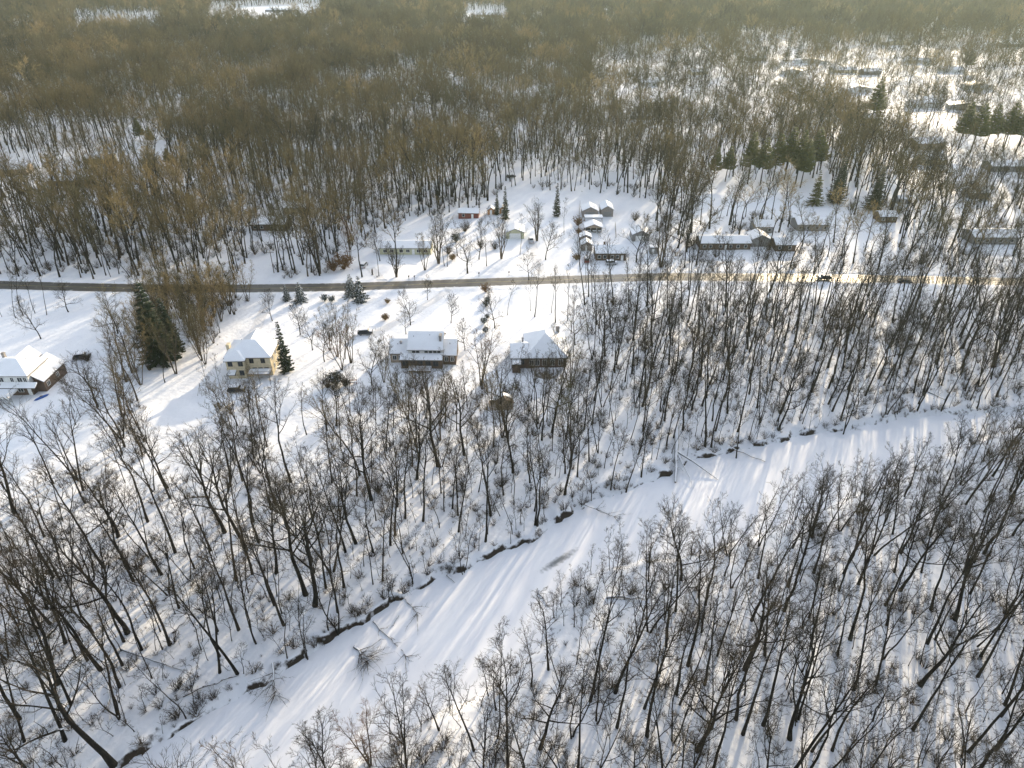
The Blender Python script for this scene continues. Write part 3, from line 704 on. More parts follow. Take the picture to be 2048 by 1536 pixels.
small(1171, 484, 22, 3.6, 2.0, 1.0, 'gy', M['greytaupe'], 'garden_shed', 'small snowy garden shed, rear one of the pair left of the brown house', 'shed', drs=0)
small(1173, 502, 21, 4.0, 2.2, 1.1, 'gy', M['greytaupe'], 'garden_shed', 'small taupe garden shed, front one of the pair left of the brown house', 'shed', drs=0)
e = small(1221, 521, 60, 7.5, 2.7, 1.5, 'gx', M['brown'], 'house', 'dark brown single-storey house with a snowy roof by the yard cluster', 'house', wins=(-.38, -.2, .05, .22), drs=.38)
chimney(e, -2, 5, 3.2, 5.0, .6, .6)
small(1281, 484, 34, 7, 2.6, 1.5, 'gy', M['grey'], 'garage', 'wide grey gabled garage behind the tall yard tree', 'garage', gd=1)
small(1308, 508, 17, 3.4, 2.4, .01, 'flat', M['grey'], 'garden_shed', 'small boxy grey shed with double doors beside the road yard', 'shed', drs=-.15)
small(937, 438, 40, 5, 2.4, 1.0, 'gx', M['redw'], 'barn_shed', 'long red-brown shed with snow roof at the edge of the wood', 'shed', rz=R(-3), drs=.2, wins=(-.25,))
e = small(982, 431, 14, 2.6, 1.9, 1.1, 'gy', M['orange'], 'hut', 'tiny orange wooden hut behind the flag-pole trees', 'hut', drs=0)
small(1005, 429, 12, 2.6, 2.0, 1.0, 'gy', M['orange'], 'hut', 'tiny brown hut right of the orange one', 'hut', drs=0)
small(1030, 478, 36, 7, 2.5, 1.4, 'gy', M['pale'], 'garage', 'pale gabled garage at the end of the drive across the road', 'garage', gd=1)
small(539, 463, 70, 8, 2.6, 1.4, 'gx', M['brown'], 'house', 'long brown house half hidden in the wood beyond the road, left', 'house', wins=(-.4,-.2,.1,.35), drs=.25)
small(590, 430, 46, 7, 2.6, 1.3, 'gx', M['tan'], 'house', 'tan house behind the long brown one in the wood', 'house', wins=(-.3,.2))
small(1450, 500, 100, 8, 2.6, 1.3, 'gx', M['brown'], 'house', 'very long dark brown ranch house among the right yards', 'house', wins=(-.42,-.3,-.1,.1,.25,.4), drs=0)
small(1520, 495, 36, 7, 2.8, 1.6, 'gy', M['grey'], 'garage', 'grey gabled garage at the right end of the long brown ranch', 'garage', gd=2)
small(1570, 503, 40, 7, 2.5, 1.3, 'gx', M['brown'], 'house', 'small dark house right of the grey gabled garage', 'house', wins=(-.3,.2))
small(1527, 466, 36, 7, 2.6, 1.5, 'gx', M['grey'], 'house', 'grey house behind the long brown ranch', 'house', wins=(-.3,.3))
small(1624, 463, 62, 8, 2.6, 1.4, 'gx', M['grey'], 'house', 'wide dark-walled house right of the grey one, below the yellow spruces', 'house', wins=(-.4,-.15,.15,.4))
small(1860, 300, 62, 11, 3.4, 2.0, 'gx', M['tan'], 'house', 'big tan house with a snowy gable roof in the sunlit clearing', 'house', rz=R(8), wins=(-.4,-.2,.05,.3), drs=.15)
small(1866, 330, 52, 8, 2.6, 1.4, 'gx', M['cream'], 'house', 'low cream house just below the big tan one', 'house', wins=(-.3,.1,.35))
small(2016, 344, 70, 9, 2.8, 1.6, 'gx', M['grey'], 'house', 'low grey house at the right edge above the pine clump', 'house', wins=(-.3,0,.3))
small(1806, 410, 22, 4, 2.2, 1.0, 'gx', M['grey'], 'garden_shed', 'small grey shed right of the dark pointed spruce', 'shed', drs=0)
small(1957, 398, 40, 7, 2.6, 1.5, 'gx', M['grey'], 'house', 'snow-roofed house among the bare trees right of the small shed', 'house', wins=(-.3,.3))
small(1775, 446, 34, 6, 2.5, 1.3, 'gx', M['brown'], 'house', 'brown house below the dark pointed spruce', 'house', wins=(-.3,.3))
small(1990, 490, 90, 9, 2.7, 1.4, 'gx', M['grey'], 'house', 'long grey house at the right edge just above the road', 'house', wins=(-.4,-.2,.1,.35))
small(195, 328, 52, 9, 2.8, 1.6, 'gx', M['cream'], 'house', 'cream house with a lit roof, rightmost of the far left group', 'house', rz=R(6), wins=(-.3,0,.3))
small(20, 352, 66, 9, 2.8, 1.7, 'gx', M['tan'], 'house', 'tan house at the left edge of the far left group', 'house', rz=R(10), wins=(-.3,0,.3))
small(137, 372, 76, 8, 2.5, 1.3, 'gx', M['grey'], 'house', 'long dark grey house, lowest of the far left group', 'house', rz=R(5), wins=(-.4,-.1,.2))
k_ = 0
wmats = [M['white'], M['tan'], M['cream'], M['white'], M['grey']]
FARH = [(1621,128,60,'leftmost far house, behind the twin dark spruces'),(1512,122,40,'far house at the left end of the bright clearing'),(1690,146,48,'far house in the middle of the bright clearing'),(1717,186,56,'far house below the middle of the bright clearing'),
 (1745,150,40,'far house right of the clearing middle'),(1837,128,56,'far house above the big pine on the right'),(1705,236,50,'house at the lower end of the bright clearing'),(1740,246,30,'small annex-like house right beside the lower clearing house'),(1854,216,70,'broad snowy roof between the two dark conifer rows'),
 (1930,220,60,'snowy roof above the golden pine clump'),(1905,146,44,'far house right of the big pine'),(2032,94,60,'farthest house at the right edge'),(1792,90,52,'farthest house in the middle of the right woods'),(1298,172,40,'lone snowy roof in the thin woods, centre right'),(1280,240,40,'snowy roof among trunks below the lone one'),
 (1960,180,52,'house at the right, between the pines and the far woods'),(2030,250,56,'house at the right edge above the golden pines'),(1400,150,36,'small roof in the thin woods left of the clearing'),(1585,150,40,'roof at the foot of the twin dark spruces'),
 (560,24,60,'long low far building on the white field, upper left'),(640,30,40,'far building at the right end of the white field, upper left'),(700,22,34,'far low building right of the upper left field'),(975,34,46,'far building on the small bright field, top centre'),(950,46,30,'lower far building on the small bright field'),(45,74,40,'far building at the upper left edge')]
for (px, py, wp, lb) in FARH:
    small(px, py, wp, 8+k_ % 4, 2.8, 1.7, 'gx' if k_ % 3 else 'gy', wmats[k_ % 5], 'house', wmats[k_ % 5].name.replace('_siding', '')+' '+lb, 'house', rz=R((k_*37) % 30-15), wins=(-.3, .25)); k_ += 1
# --- brown hut in the wood
e = house_at(1007, 818, R(12), 'hut', 'weathered brown plank hut with an open side in the wood', 'hut', r=3.6, dy=1.5)
block(e, -1.6, 2.4, 0, 3.0, 1.9, 1.1, 'gy', M['tan'], over=.35, roofm=M['brown'], snow=False)
B = MB()
for i in range(4): B.box(-3.4, -1.62, .1+i*.01, .2+i*.01, .2+i*.45, .45+i*.45)
B.box(-3.4, -3.3, .05, 2.2, 0, 1.95); B.box(-3.4, -1.9, 2.1, 2.2, 0, 1.9); B.build('lean_to', M['tan'], e)
S = MB(); S.prism(gable_prof(-1.6, 2.4, 1.9, 1.1, .35, .165, .3, .05), 1.7, 3.3, 'y'); S.build('snow_cover', M['snow'], e)

# ------------------------------------------------------------------ vehicles and yard things
def car(px, py, rz, label, paint, snow=.0, name='parked_car', cat='car', truck=False, L=4.5):
    x, y = G(px, py); e = empty(name, (x, y, ghs(x, y)+.02 if not name == 'driving_car' else .07), rz, label, cat)
    k = L/4.5; w = .88
    B = MB(); prof = [(-2.2*k,.35),(-2.25*k,.8),(-1.9*k,1.0),(-1.0*k,1.02),(1.4*k,1.02),(2.15*k,.9),(2.25*k,.7),(2.2*k,.35)]
    B2 = [(u, z) for u, z in prof]; vs = [(u, -w, z) for u, z in B2]+[(u, w, z) for u, z in B2]; n = len(B2)
    B.add(vs, [(i, (i+1) % n, (i+1) % n+n, i+n) for i in range(n)]+[tuple(range(n))[::-1], tuple(range(n, 2*n))]); B.build('body', paint, e)
    c0, c1 = (-1.0, .9) if truck else (-1.95, 1.0)
    C = MB(); C.add([(c0*k,-w+.04,1.02),(c1*k+.45,-w+.04,1.02),(c1*k+.45,w-.04,1.02),(c0*k,w-.04,1.02),((c0+.3)*k,-w+.2,1.55),(c1*k-.15,-w+.2,1.55),(c1*k-.15,w-.2,1.55),((c0+.3)*k,w-.2,1.55)],
        [(0,1,5,4),(1,2,6,5),(2,3,7,6),(3,0,4,7)]); C.build('window', M['glass'], e)
    Rf = MB(); Rf.box((c0+.28)*k, c1*k-.13, -w+.18, w-.18, 1.55, 1.6); Rf.build('roof', paint, e)
    if snow: S = MB(); S.box((c0+.33)*k, c1*k-.2, -w+.2, w-.2, 1.603, 1.6+snow); S.box(1.15*k, 2.0*k, -w+.1, w-.1, 1.03, 1.05+snow*.7); S.build('snow_cover', M['snow'], e)
    for sx in (-1.4, 1.4):
        for sy in (-1, 1):
            T = MB(); T.tube([(sx*k, sy*(w-.12), .33),(sx*k, sy*(w+.06), .33)], [.33,.33], 14, cap=True); t = T.build('wheel', M['tyre'], e)
            Q = MB(); Q.tube([(sx*k, sy*(w+.061), .33),(sx*k, sy*(w+.075), .33)], [.19,.19], 10, cap=True); Q.build('rim', M['metal'], t)
    for sy in (-1, 1):
        H = MB(); H.box(2.17*k, 2.26*k, sy*.62-.14, sy*.62+.14, .66, .8); H.build('headlight', M['trim'], e)
        H = MB(); H.box(-2.28*k, -2.2*k, sy*.62-.14, sy*.62+.14, .66, .82); H.build('tail_light', M['red'], e)
    return e
car(1648, 559, R(178), 'dark car with a snowy roof driving on the sunlit road', M['paintdk'], .12, name='driving_car')
car(1808, 566, R(-2), 'black car on the road behind the trees at the right', M['paintdk'], 0, name='driving_car')
car(1022, 357, R(20), 'dark car parked among trunks above the yards', M['paintdk'], .15)
car(1062, 483, R(95), 'pickup truck with a dark bed parked by the pale garage', M['paintwt'], .12, truck=True, L=5.2, cat='truck', name='pickup_truck')
car(728, 533, R(80), 'snow-covered silver car on the lawn by the rust-coloured thicket', M['paintwt'], .25)
car(1173, 522, R(88), 'small red car left of the dark brown house', M['paintred'], .15)
car(474, 783, R(5), 'snow-covered dark car below the deck of the cream house', M['paintdk'], .3)
car(731, 668, R(8), 'dark car under snow beside the white yard fence', M['paintdk'], .25)
car(1222, 529, R(4), 'long silver car parked in front of the dark brown house', M['paintwt'], .1)
car(165, 716, R(15), 'dark van under snow on the lawn behind the three slim trees', M['paintdk'], .25, name='parked_van', cat='van')
# kayak
x, y = G(84, 797); e = empty('kayak', (x, y, ghs(x, y)), R(55), 'blue kayak lying in the snow beside the white and brick house', 'kayak')
K_ = MB(); K_.tube([(-1.9,0,.25),(-1.3,0,.2),(0,0,.2),(1.3,0,.2),(1.9,0,.25)], [.03,.28,.36,.28,.03], 10, cap=True); K_.build('hull', M['blue'], e)
K_ = MB(); K_.tube([(-.5,0,.53),(0,0,.56),(.5,0,.53)], [.05,.2,.05], 8, cap=True); K_.build('cockpit', M['darktrim'], e)
# round stone patio
x, y = G(1093, 748); e = empty('stone_patio', (x, y, ghs(x, y)), 0, 'round stone patio wall in the snow behind the brick house', 'patio')
P = MB()
for k in range(22):
    a = math.pi*.9+k*math.pi*1.25/22; b = a+math.pi*1.25/22*.93
    for r0, r1, h in ((3.0, 3.35, .45), (1.9, 2.1, .75)):
        v = [(math.cos(q)*r, math.sin(q)*r*.9, z) for z in (-.2, h) for q, r in ((a, r0), (b, r0), (b, r1), (a, r1))]
        P.add(v, [(3,2,1,0),(4,5,6,7),(0,1,5,4),(1,2,6,5),(2,3,7,6),(3,0,4,7)])
P.build('wall', M['stone'], e)
P = MB(); P.tube([(0,0,-.2),(0,0,.4)], [.7,.65], 12, cap=True); q = P.build('fire_pit', M['stone'], e)
# fences
def fence(line, label, m, h=1.0, gap=2.2, rails=2, slats=False):
    P3 = [G(*p) for p in line]; e = empty('fence', (P3[0][0], P3[0][1], ghs(*P3[0])), 0, label, 'fence'); Rr = MB(); n = 0; o0 = P3[0]
    for i in range(len(P3)-1):
        L = math.hypot(P3[i+1][0]-P3[i][0], P3[i+1][1]-P3[i][1]); k = max(1, int(L/gap))
        for j in range(k):
            a = [P3[i][q]+(P3[i+1][q]-P3[i][q])*j/k-o0[q] for q in (0, 1)]; b = [P3[i][q]+(P3[i+1][q]-P3[i][q])*(j+1)/k-o0[q] for q in (0, 1)]
            Q = MB(); Q.tube([(*a,-.3),(*a,h+.1)], [.07,.06], 5, cap=True); Q.build('post', m, e)
            for r in range(rails): zz = h*(r+1)/rails-.08; Rr.tube([(*a,zz),(*b,zz)], [.05,.05], 4)
    Rr.build('rail', m, e); return e
fence([(718,658),(762,662),(775,655)], 'low white yard fence with snow left of the middle house', M['trim'], 1.3, 1.6, 3)
fence([(1160,408),(1157,450),(1160,520)], 'grey board fence along the left side of the yard cluster', M['wood'], 1.4, 2.2, 3)
fence([(1230,450),(1232,478)], 'short fence inside the yard cluster', M['wood'], 1.2, 2.0, 3)
def mailbox(px, py, label):
    x, y = G(px, py); e = empty('mailbox', (x, y, ghs(x, y)), R(90), label, 'mailbox')
    P = MB(); P.box(-.07, .07, -.07, .07, -.3, 1.1); P.build('post', M['pole'], e)
    Q = MB(); pr = [(-.2, 1.1), (.2, 1.1), (.2, 1.38), (.12, 1.5), (-.12, 1.5), (-.2, 1.38)]; Q.prism(pr, -.35, .35, 'x'); b = Q.build('box', M['paintdk'], e)
    Q = MB(); Q.box(.1, .14, -.24, -.2, 1.25, 1.55); Q.build('flag', M['red'], b)
mailbox(1018, 552, 'black mailbox on the far road edge right of the spreading yard tree')
mailbox(958, 554, 'mailbox on the far road edge just right of the spreading tree trunk')
mailbox(818, 560, 'left one of the two mailboxes below the pale green house')
mailbox(829, 560, 'right one of the two mailboxes below the pale green house')
x, y = G(745, 549); e = empty('garden_statue', (x, y, ghs(x, y)), 0, 'dark wrapped garden ornament on a post near the road', 'garden ornament')
Q = MB(); Q.tube([(0,0,-.2),(0,0,1.0),(.05,0,1.9),(.1,0,2.4)], [.18,.3,.26,.06], 7, cap=True); Q.build('body', M['darktrim'], e)
Q = MB(); Q.tube([(0,0,-.1),(0,0,.25)], [.45,.35], 8, cap=True); Q.build('base', M['stone'], e)
def pole(px, py, ty, label):
    x, y = G(px, py); h = height_for(py, ty); e = empty('utility_pole', (x, y, ghs(x, y)), 0, label, 'utility pole')
    P = MB(); P.tube([(0,0,-.5),(0,0,h)], [.16,.11], 8, cap=True); P.build('post', M['pole'], e)
    P = MB(); P.box(-1.2, 1.2, .12, .22, h-.9, h-.78); c = P.build('crossarm', M['pole'], e)
    for u in (-1.05, .5, 1.05): P = MB(); P.tube([(u,.17,h-.78),(u,.17,h-.6)], [.05,.03], 6, cap=True); P.build('insulator', M['metal'], c)
pole(548, 545, 500, 'thin wooden pole on the far road side above the cream house')
pole(1340, 545, 500, 'wooden pole on the far road side below the grey boxy shed')
# garden table / bench near the middle slope
x, y = G(707, 768); e = empty('bench', (x, y, ghs(x, y)), R(4), 'small red-brown garden bench with snow below the dark snowy bush', 'bench')
for yy, zz in ((0, .42), (.22, .42), (.5, .8), (.5, 1.05)): Q = MB(); Q.box(-.9, .9, yy, yy+.14, zz, zz+.06); Q.build('seat' if zz < .5 else 'backrest', M['redw'], e)
for xx in (-.8, .8): Q = MB(); Q.box(xx-.05, xx+.05, 0, .12, -.2, .42); Q.box(xx-.05, xx+.05, .5, .6, -.2, 1.1); Q.build('leg', M['redw'], e)
Q = MB(); Q.box(-.88, .88, .01, .34, .485, .65); Q.build('snow_cover', M['snow'], e)
# teepee-like sticks
x, y = G(404, 787); e = empty('stick_frame', (x, y, ghs(x, y)), 0, 'bare pole frame leaning together in the snow left of the cream house', 'frame')
for a in range(5): Q = MB(); c_, s_ = math.cos(a*1.257), math.sin(a*1.257); Q.tube([(c_*1.2, s_*1.2, -.1), (-c_*.12, -s_*.12, 3.4)], [.05,.03], 5); Q.build('pole', M['pole'], e)

# ------------------------------------------------------------------ fallen trees and logs
def fallen(px0, px1, r, label, name='fallen_log', cat='log', limbs=(), twigs=0, snow=True, z0=None, z1=None, seed=0):
    rr = np.random.default_rng(seed+int(px0[0])); a = G(*px0); b = G(*px1)
    za = ghs(*a); zb = ghs(*b)
    za = max(za, -1.3)+r*.6 if z0 is None else z0; zb = max(zb, -1.3)+r*.5 if z1 is None else z1
    e = empty(name, (a[0], a[1], za), 0, label, cat); Lx, Ly = b[0]-a[0], b[1]-a[1]; n = 8
    P = [np.array([Lx*t+rr.normal(0, .12), Ly*t+rr.normal(0, .12), (zb-za)*t+rr.uniform(0, .1)]) for t in np.linspace(0, 1, n)]
    T = MB(); S = MB(); ra = [r*(1-.6*i/(n-1)) for i in range(n)]; T.tube(P, ra, 8, cap=True)
    sn = lambda pts, rad: S.tube([p+np.array([0, 0, q*.55]) for p, q in zip(pts, rad)], [q*.8 for q in rad], 6, cap=True)
    if snow: sn(P, ra)
    C = MB()
    for (t, q, lr) in limbs:
        i = min(n-2, int(t*(n-1))); p = P[i]; g = G(*q); gz = max(ghs(*g), -1.3)+.1
        end = np.array([g[0]-a[0], g[1]-a[1], gz-za]); m1 = p*.6+end*.4+rr.normal(0, .3, 3)+(0, 0, .3); m2 = p*.25+end*.75+rr.normal(0, .3, 3)
        Q = [p, m1, m2, end]; rq = [lr, lr*.75, lr*.5, lr*.25]; C.tube(Q, rq, 6)
        if snow: sn(Q, rq)
    for k in range(twigs):
        t = rr.uniform(.35, 1); i = min(n-2, int(t*(n-1))); p = P[i]; d = np.array([Lx, Ly, 0])/math.hypot(Lx, Ly)
        az = rr.uniform(-1.1, 1.1); dd = np.array([d[0]*math.cos(az)-d[1]*math.sin(az), d[0]*math.sin(az)+d[1]*math.cos(az), rr.uniform(0, .7)])
        L = rr.uniform(1.5, 5.0); q, d2 = branch_path(rr, p, dd, L, 4, .12, -.03); q[:, 2] = np.maximum(q[:, 2], -za-1.2 if False else -10)
        C.tube(q, [.06,.045,.03,.02,.01], 4)
        for _ in range(5):
            s_ = q[rr.integers(1, 4)]; ee = s_+side_dir(rr, d2, R(rr.uniform(20, 60)))*rr.uniform(.5, 1.8); C.tube([s_, ee], [.022, .006], 3)
    T.build('trunk', M['log'], e)
    if C.n: C.build('branches', M['log'], e)
    if S.n: S.build('snow_cover', M['snow'], e)
    return e
fallen((1353,868),(1353,958), .55, 'large snow-covered fallen tree reaching from the bank onto the frozen river', 'fallen_tree', 'fallen tree', limbs=((.45,(1438,951),.24),(.5,(1388,968),.17),(.75,(1335,935),.09),(.8,(1372,940),.08)), z0=1.2)
fallen((706,1284),(738,1318), .22, 'fallen tree with a spread fan of branches lying on the river ice', 'fallen_tree', 'fallen tree', limbs=((.4,(770,1270),.08),(.6,(775,1300),.07),(.8,(762,1335),.06),(.8,(722,1345),.06),(.9,(715,1372),.06)), twigs=34, snow=False)
fallen((545,1326),(550,1392), .20, 'fallen tree with a snow-whitened trunk and radiating twigs at the bank', 'fallen_tree', 'fallen tree', twigs=26)
fallen((240,1296),(361,1340), .20, 'snow-topped curved fallen trunk in the wood at the lower left', 'fallen_log', 'fallen trunk', limbs=((.3,(290,1325),.06),), twigs=4)
fallen((216,1372),(220,1444), .15, 'short snow-whitened leaning trunk at the lower left', 'fallen_log', 'fallen trunk', twigs=6)
fallen((1076,1174),(1098,1203), .12, 'lone dark stick lying on the river snow near the right bank', twigs=0, snow=False)
fallen((892,1142),(911,1156), .16, 'short log poking from the far bank onto the ice')
fallen((744,1234),(795,1283), .14, 'thin log reaching from the bank towards the fan-shaped fallen tree', twigs=5, snow=False)
fallen((795,1222),(781,1246), .12, 'stubby snow-topped stick standing out of the river edge')
fallen((325,1200),(403,1140), .15, 'straight dark log on the slope between the left woods trunks', snow=False)
fallen((342,1266),(379,1233), .14, 'short dark log below the straight one on the left slope', snow=False)
fallen((368,1392),(476,1350), .16, 'long dark log parallel to the bank at the lower left', snow=False)
fallen((1210,1197),(1300,1199), .22, 'mossy level log behind the first trees right of the river')
fallen((1421,753),(1471,779), .16, 'slanting log on the shaded slope right of the yards', snow=False)
fallen((1792,750),(1829,785), .18, 'dark slanting log on the slope at the far right', snow=False)
fallen((1845,780),(1892,800), .16, 'log just above the far end of the river bank', snow=False)
fallen((1766,737),(1800,740), .14, 'short log lying level on the slope at the right')
fallen((1466,893),(1534,916), .16, 'log jutting from the bank right of the big fallen tree')
fallen((1155,1000),(1240,1030), .10, 'twiggy fallen branch hanging over the far bank onto the ice', 'fallen_branch', 'branch', twigs=10, snow=False)
fallen((808,1185),(838,1225), .08, 'thin drooping branch over the bank left of the stubby stick', 'fallen_branch', 'branch', twigs=8, snow=False)
fallen((800,1290),(822,1312), .06, 'small twiggy branch lying alone on the ice', 'fallen_branch', 'branch', twigs=7, snow=False)
fallen((1670,1115),(1712,1130), .14, 'snowy log across the wood right of the river')
fallen((1600,1140),(1650,1128), .12, 'dark log between the tall trunks in the right wood', snow=False)

# ------------------------------------------------------------------ bushes
def bush(kind, px, py, s, label, cat='bush', group=None, name='bush', i=0):
    x, y = G(px, py); o = bpy.data.objects.new(name, SHRUB[kind][i % len(SHRUB[kind])]); COL.objects.link(o)
    o.location = (x, y, ghs(x, y)); o.scale = (s, s, s); o.rotation_euler = (0, 0, px*.7); tag(o, label, cat, group); return o
bush('rustbush', 688, 538, 2.4, 'rust-brown thicket bush at the wood edge left of the snowy silver car')
bush('rustbush', 668, 542, 1.7, 'smaller rust-brown bush left of the big rust thicket')
bush('dry', 775, 606, .9, 'round straw-coloured bush south of the road')
bush('dry', 771, 640, 1.2, 'tall straw-coloured grass clump above the white yard fence')
bush('ever', 672, 768, 1.9, 'large dark bush capped with snow between the cream and middle houses')
bush('bush', 655, 775, 1.6, 'brown bush left of the snow-capped dark bush')
bush('bush', 690, 772, 1.5, 'brown bush right of the snow-capped dark bush')
bush('bush', 897, 508, 1.8, 'dark brown bush below the wide vase-shaped yard tree', i=1)
bush('ever', 912, 484, 1.6, 'dark evergreen bush right of the wide vase-shaped yard tree', i=1)
bush('dry', 905, 520, 1.3, 'brown leafy bush next to the twin slender trees')
bush('bush', 930, 462, 2.1, 'round tan bush in front of the long red-brown shed')
bush('bush', 962, 496, 1.6, 'dark bush left of the vase-shaped tree in the middle yard')
bush('bush', 990, 498, 1.6, 'dark bush right behind the vase-shaped tree in the middle yard', i=1)
bush('dry', 1153, 520, 1.4, 'olive bush left of the small front garden shed')
bush('rustbush', 1155, 452, 1.5, 'narrow red-brown shrub against the yard fence')
bush('rustbush', 1158, 470, 1.2, 'lower red-brown shrub against the yard fence')
bush('bush', 1270, 440, 1.8, 'brown bush behind the tall yard tree')
bush('ever', 650, 603, 1.1, 'low evergreen shrub, left of the pair by the road spruces')
bush('ever', 664, 605, 1.0, 'low evergreen shrub, right of the pair by the road spruces', i=1)
for i, py in enumerate((584, 600, 616, 632, 648, 668)):
    bush('rustbush' if i == 0 else 'ever', 974-i*.8+(-2.5, 2, 0, 3, -3, 1)[i], py+(0, 3, -3, 4, 0, -2)[i], (1.2, .8, 1.05, .7, 1.0, .85)[i], ['red-brown shrub at the road end of the hedge row', 'second shrub from the road in the dark hedge row', 'third shrub from the road in the dark hedge row', 'fourth shrub from the road in the dark hedge row', 'fifth shrub from the road in the dark hedge row', 'snow-capped shrub at the house end of the dark hedge row'][i], group='shrubs of the hedge row', i=i)
bush('ever', 119, 745, 1.3, 'dark evergreen shrub at the corner of the white and brick house')
bush('ever', 694, 770, .8, 'small dark evergreen shrub beside the bench')
bush('bush', 1384, 492, 2.0, 'dark round bush at the left end of the long brown ranch')
bush('bush', 175, 722, 1.4, 'twiggy shrub in front of the dark van on the lawn')
bush('bush', 1003, 972, 1.4, 'reddish twiggy bush on the middle slope', i=1); bush('bush', 757, 985, 1.5, 'reddish twiggy bush right of the stout forked tree')
# ------------------------------------------------------------------ conifers
_tp = tree_px
def tree_px(kind, bx, by, ty, label, **kw):
    if kw.get('cat') in ('pine', 'spruce'):
        if by > 200 and kw['cat'] == 'pine' and bx > 1300: by, ty = (by+22, ty-12) if bx < 1800 else (by+38, ty-8)
        x, y = G(bx, by); CONI.append((x, y, 7.0))
    return _tp(kind, bx, by, ty, label, **kw)
T_ = dict(name='spruce', cat='spruce'); Pn = dict(name='pine', cat='pine')
tree_px('bigspruce', 322, 728, 566, 'huge dark spruce between the left lawn and the cream house', idx=0, **T_)
tree_px('bigspruce', 347, 704, 596, 'second dark spruce merged behind the huge one', idx=1, **T_)
tree_px('snowspruce', 574, 600, 569, 'small snowy spruce, left of the pair south of the road', idx=0, **T_)
tree_px('snowspruce', 601, 604, 565, 'small snowy spruce, right of the pair south of the road', idx=1, **T_)
tree_px('snowspruce', 703, 592, 549, 'dark spruce by the road, left of the taller pair', idx=1, **T_)
tree_px('snowspruce', 720, 604, 553, 'dark spruce by the road, right of the taller pair', idx=0, **T_)
tree_px('narrow', 573, 745, 643, 'narrow brownish evergreen at the right corner of the cream house', idx=0, **T_)
tree_px('narrow', 1113, 432, 365, 'narrow dark spruce left of the yard cluster', idx=0, **T_)
tree_px('narrow', 1010, 440, 372, 'thin spruce behind the tiny huts', idx=0, **T_)
tree_px('narrow', 993, 432, 382, 'shorter thin spruce behind the orange hut', idx=0, **T_)
tree_px('litspruce', 1628, 410, 342, 'yellow-lit spruce, left of the two in the right yards', idx=0, **T_)
tree_px('bigspruce', 1668, 405, 312, 'tall dark-green spruce right of the yellow-lit one', idx=0, **T_)
tree_px('bigspruce', 1744, 418, 330, 'black pointed spruce standing alone in the right yards', idx=1, **T_)
for i, (bx, by, ty) in enumerate([(1425,345,306),(1450,342,305),(1495,345,275),(1520,348,285),(1545,340,278),(1568,338,266),(1590,348,272),(1600,355,290),(1625,335,268)]):
    tree_px('pine', bx, by, ty, ['leftmost low', 'second low', 'third from left, broad', 'fourth from left, shaded', 'fifth from left', 'tallest middle', 'seventh from left', 'front lower right', 'rightmost'][i]+' pine of the sunlit pine row', group='sunlit pine row', **Pn)
for i, (bx, by, ty) in enumerate([(1915,262,210),(1940,268,213),(1968,262,212),(2005,265,208),(2030,270,205),(2060,262,200)]):
    tree_px('pine', bx, by, ty, ['leftmost', 'second', 'third', 'fourth', 'fifth', 'rightmost'][i]+' golden pine of the clump at the right edge', group='golden pines at the right edge', **Pn)
tree_px('pine', 1738, 235, 165, 'big lit pine below the bright clearing', **Pn); tree_px('litspruce', 1752, 238, 185, 'smaller pine right behind the big lit pine', **T_)
tree_px('spruce', 1572, 122, 72, 'left one of the twin dark spruces near the far clearing', **T_); tree_px('spruce', 1594, 122, 76, 'right one of the twin dark spruces near the far clearing', **T_)
tree_px('pine', 1935, 145, 100, 'dark green pine in the far right woods', **Pn)
for i, (bx, by, ty) in enumerate([(1835,190,165),(1850,192,160),(1868,190,150),(1885,188,145)]): tree_px('spruce', bx, by, ty, ['first', 'second', 'third', 'fourth'][i]+' spruce from left of the far dark conifer row', group='far dark conifer row', **T_)
tree_px('pine', 283, 290, 236, 'dark round pine at the upper left', **Pn); tree_px('pine', 305, 294, 250, 'smaller lit pine right of the dark round one', **Pn)
tree_px('pine', 340, 340, 296, 'low dark pine below the dark round one', **Pn)
for i, (bx, by, ty) in enumerate([(428,52,36),(488,52,32),(540,48,30),(560,46,26),(598,46,28),(420,54,40),(795,34,8),(826,36,14),(973,62,38),(765,40,22),(1190,44,26),(1210,42,24),(1225,42,22),(1060,50,36)]):
    tree_px('spruce', bx, by, ty, ['dark conifer at the left end of the far white field', 'dark conifer below the middle of the far white field', 'dark conifer right of centre below the far white field', 'taller dark conifer at the right part of the far field', 'dark conifer at the right end of the far white field', 'tiny dark conifer at the very left of the far field', 'tallest far dark conifer at the top edge', 'second far dark conifer right of the tallest at the top edge', 'lone pointed conifer below the small bright far field', 'far conifer left of the tallest at the top edge', 'left conifer of the far dark trio', 'middle conifer of the far dark trio', 'right conifer of the far dark trio', 'far conifer right of the small bright field'][i], **T_)
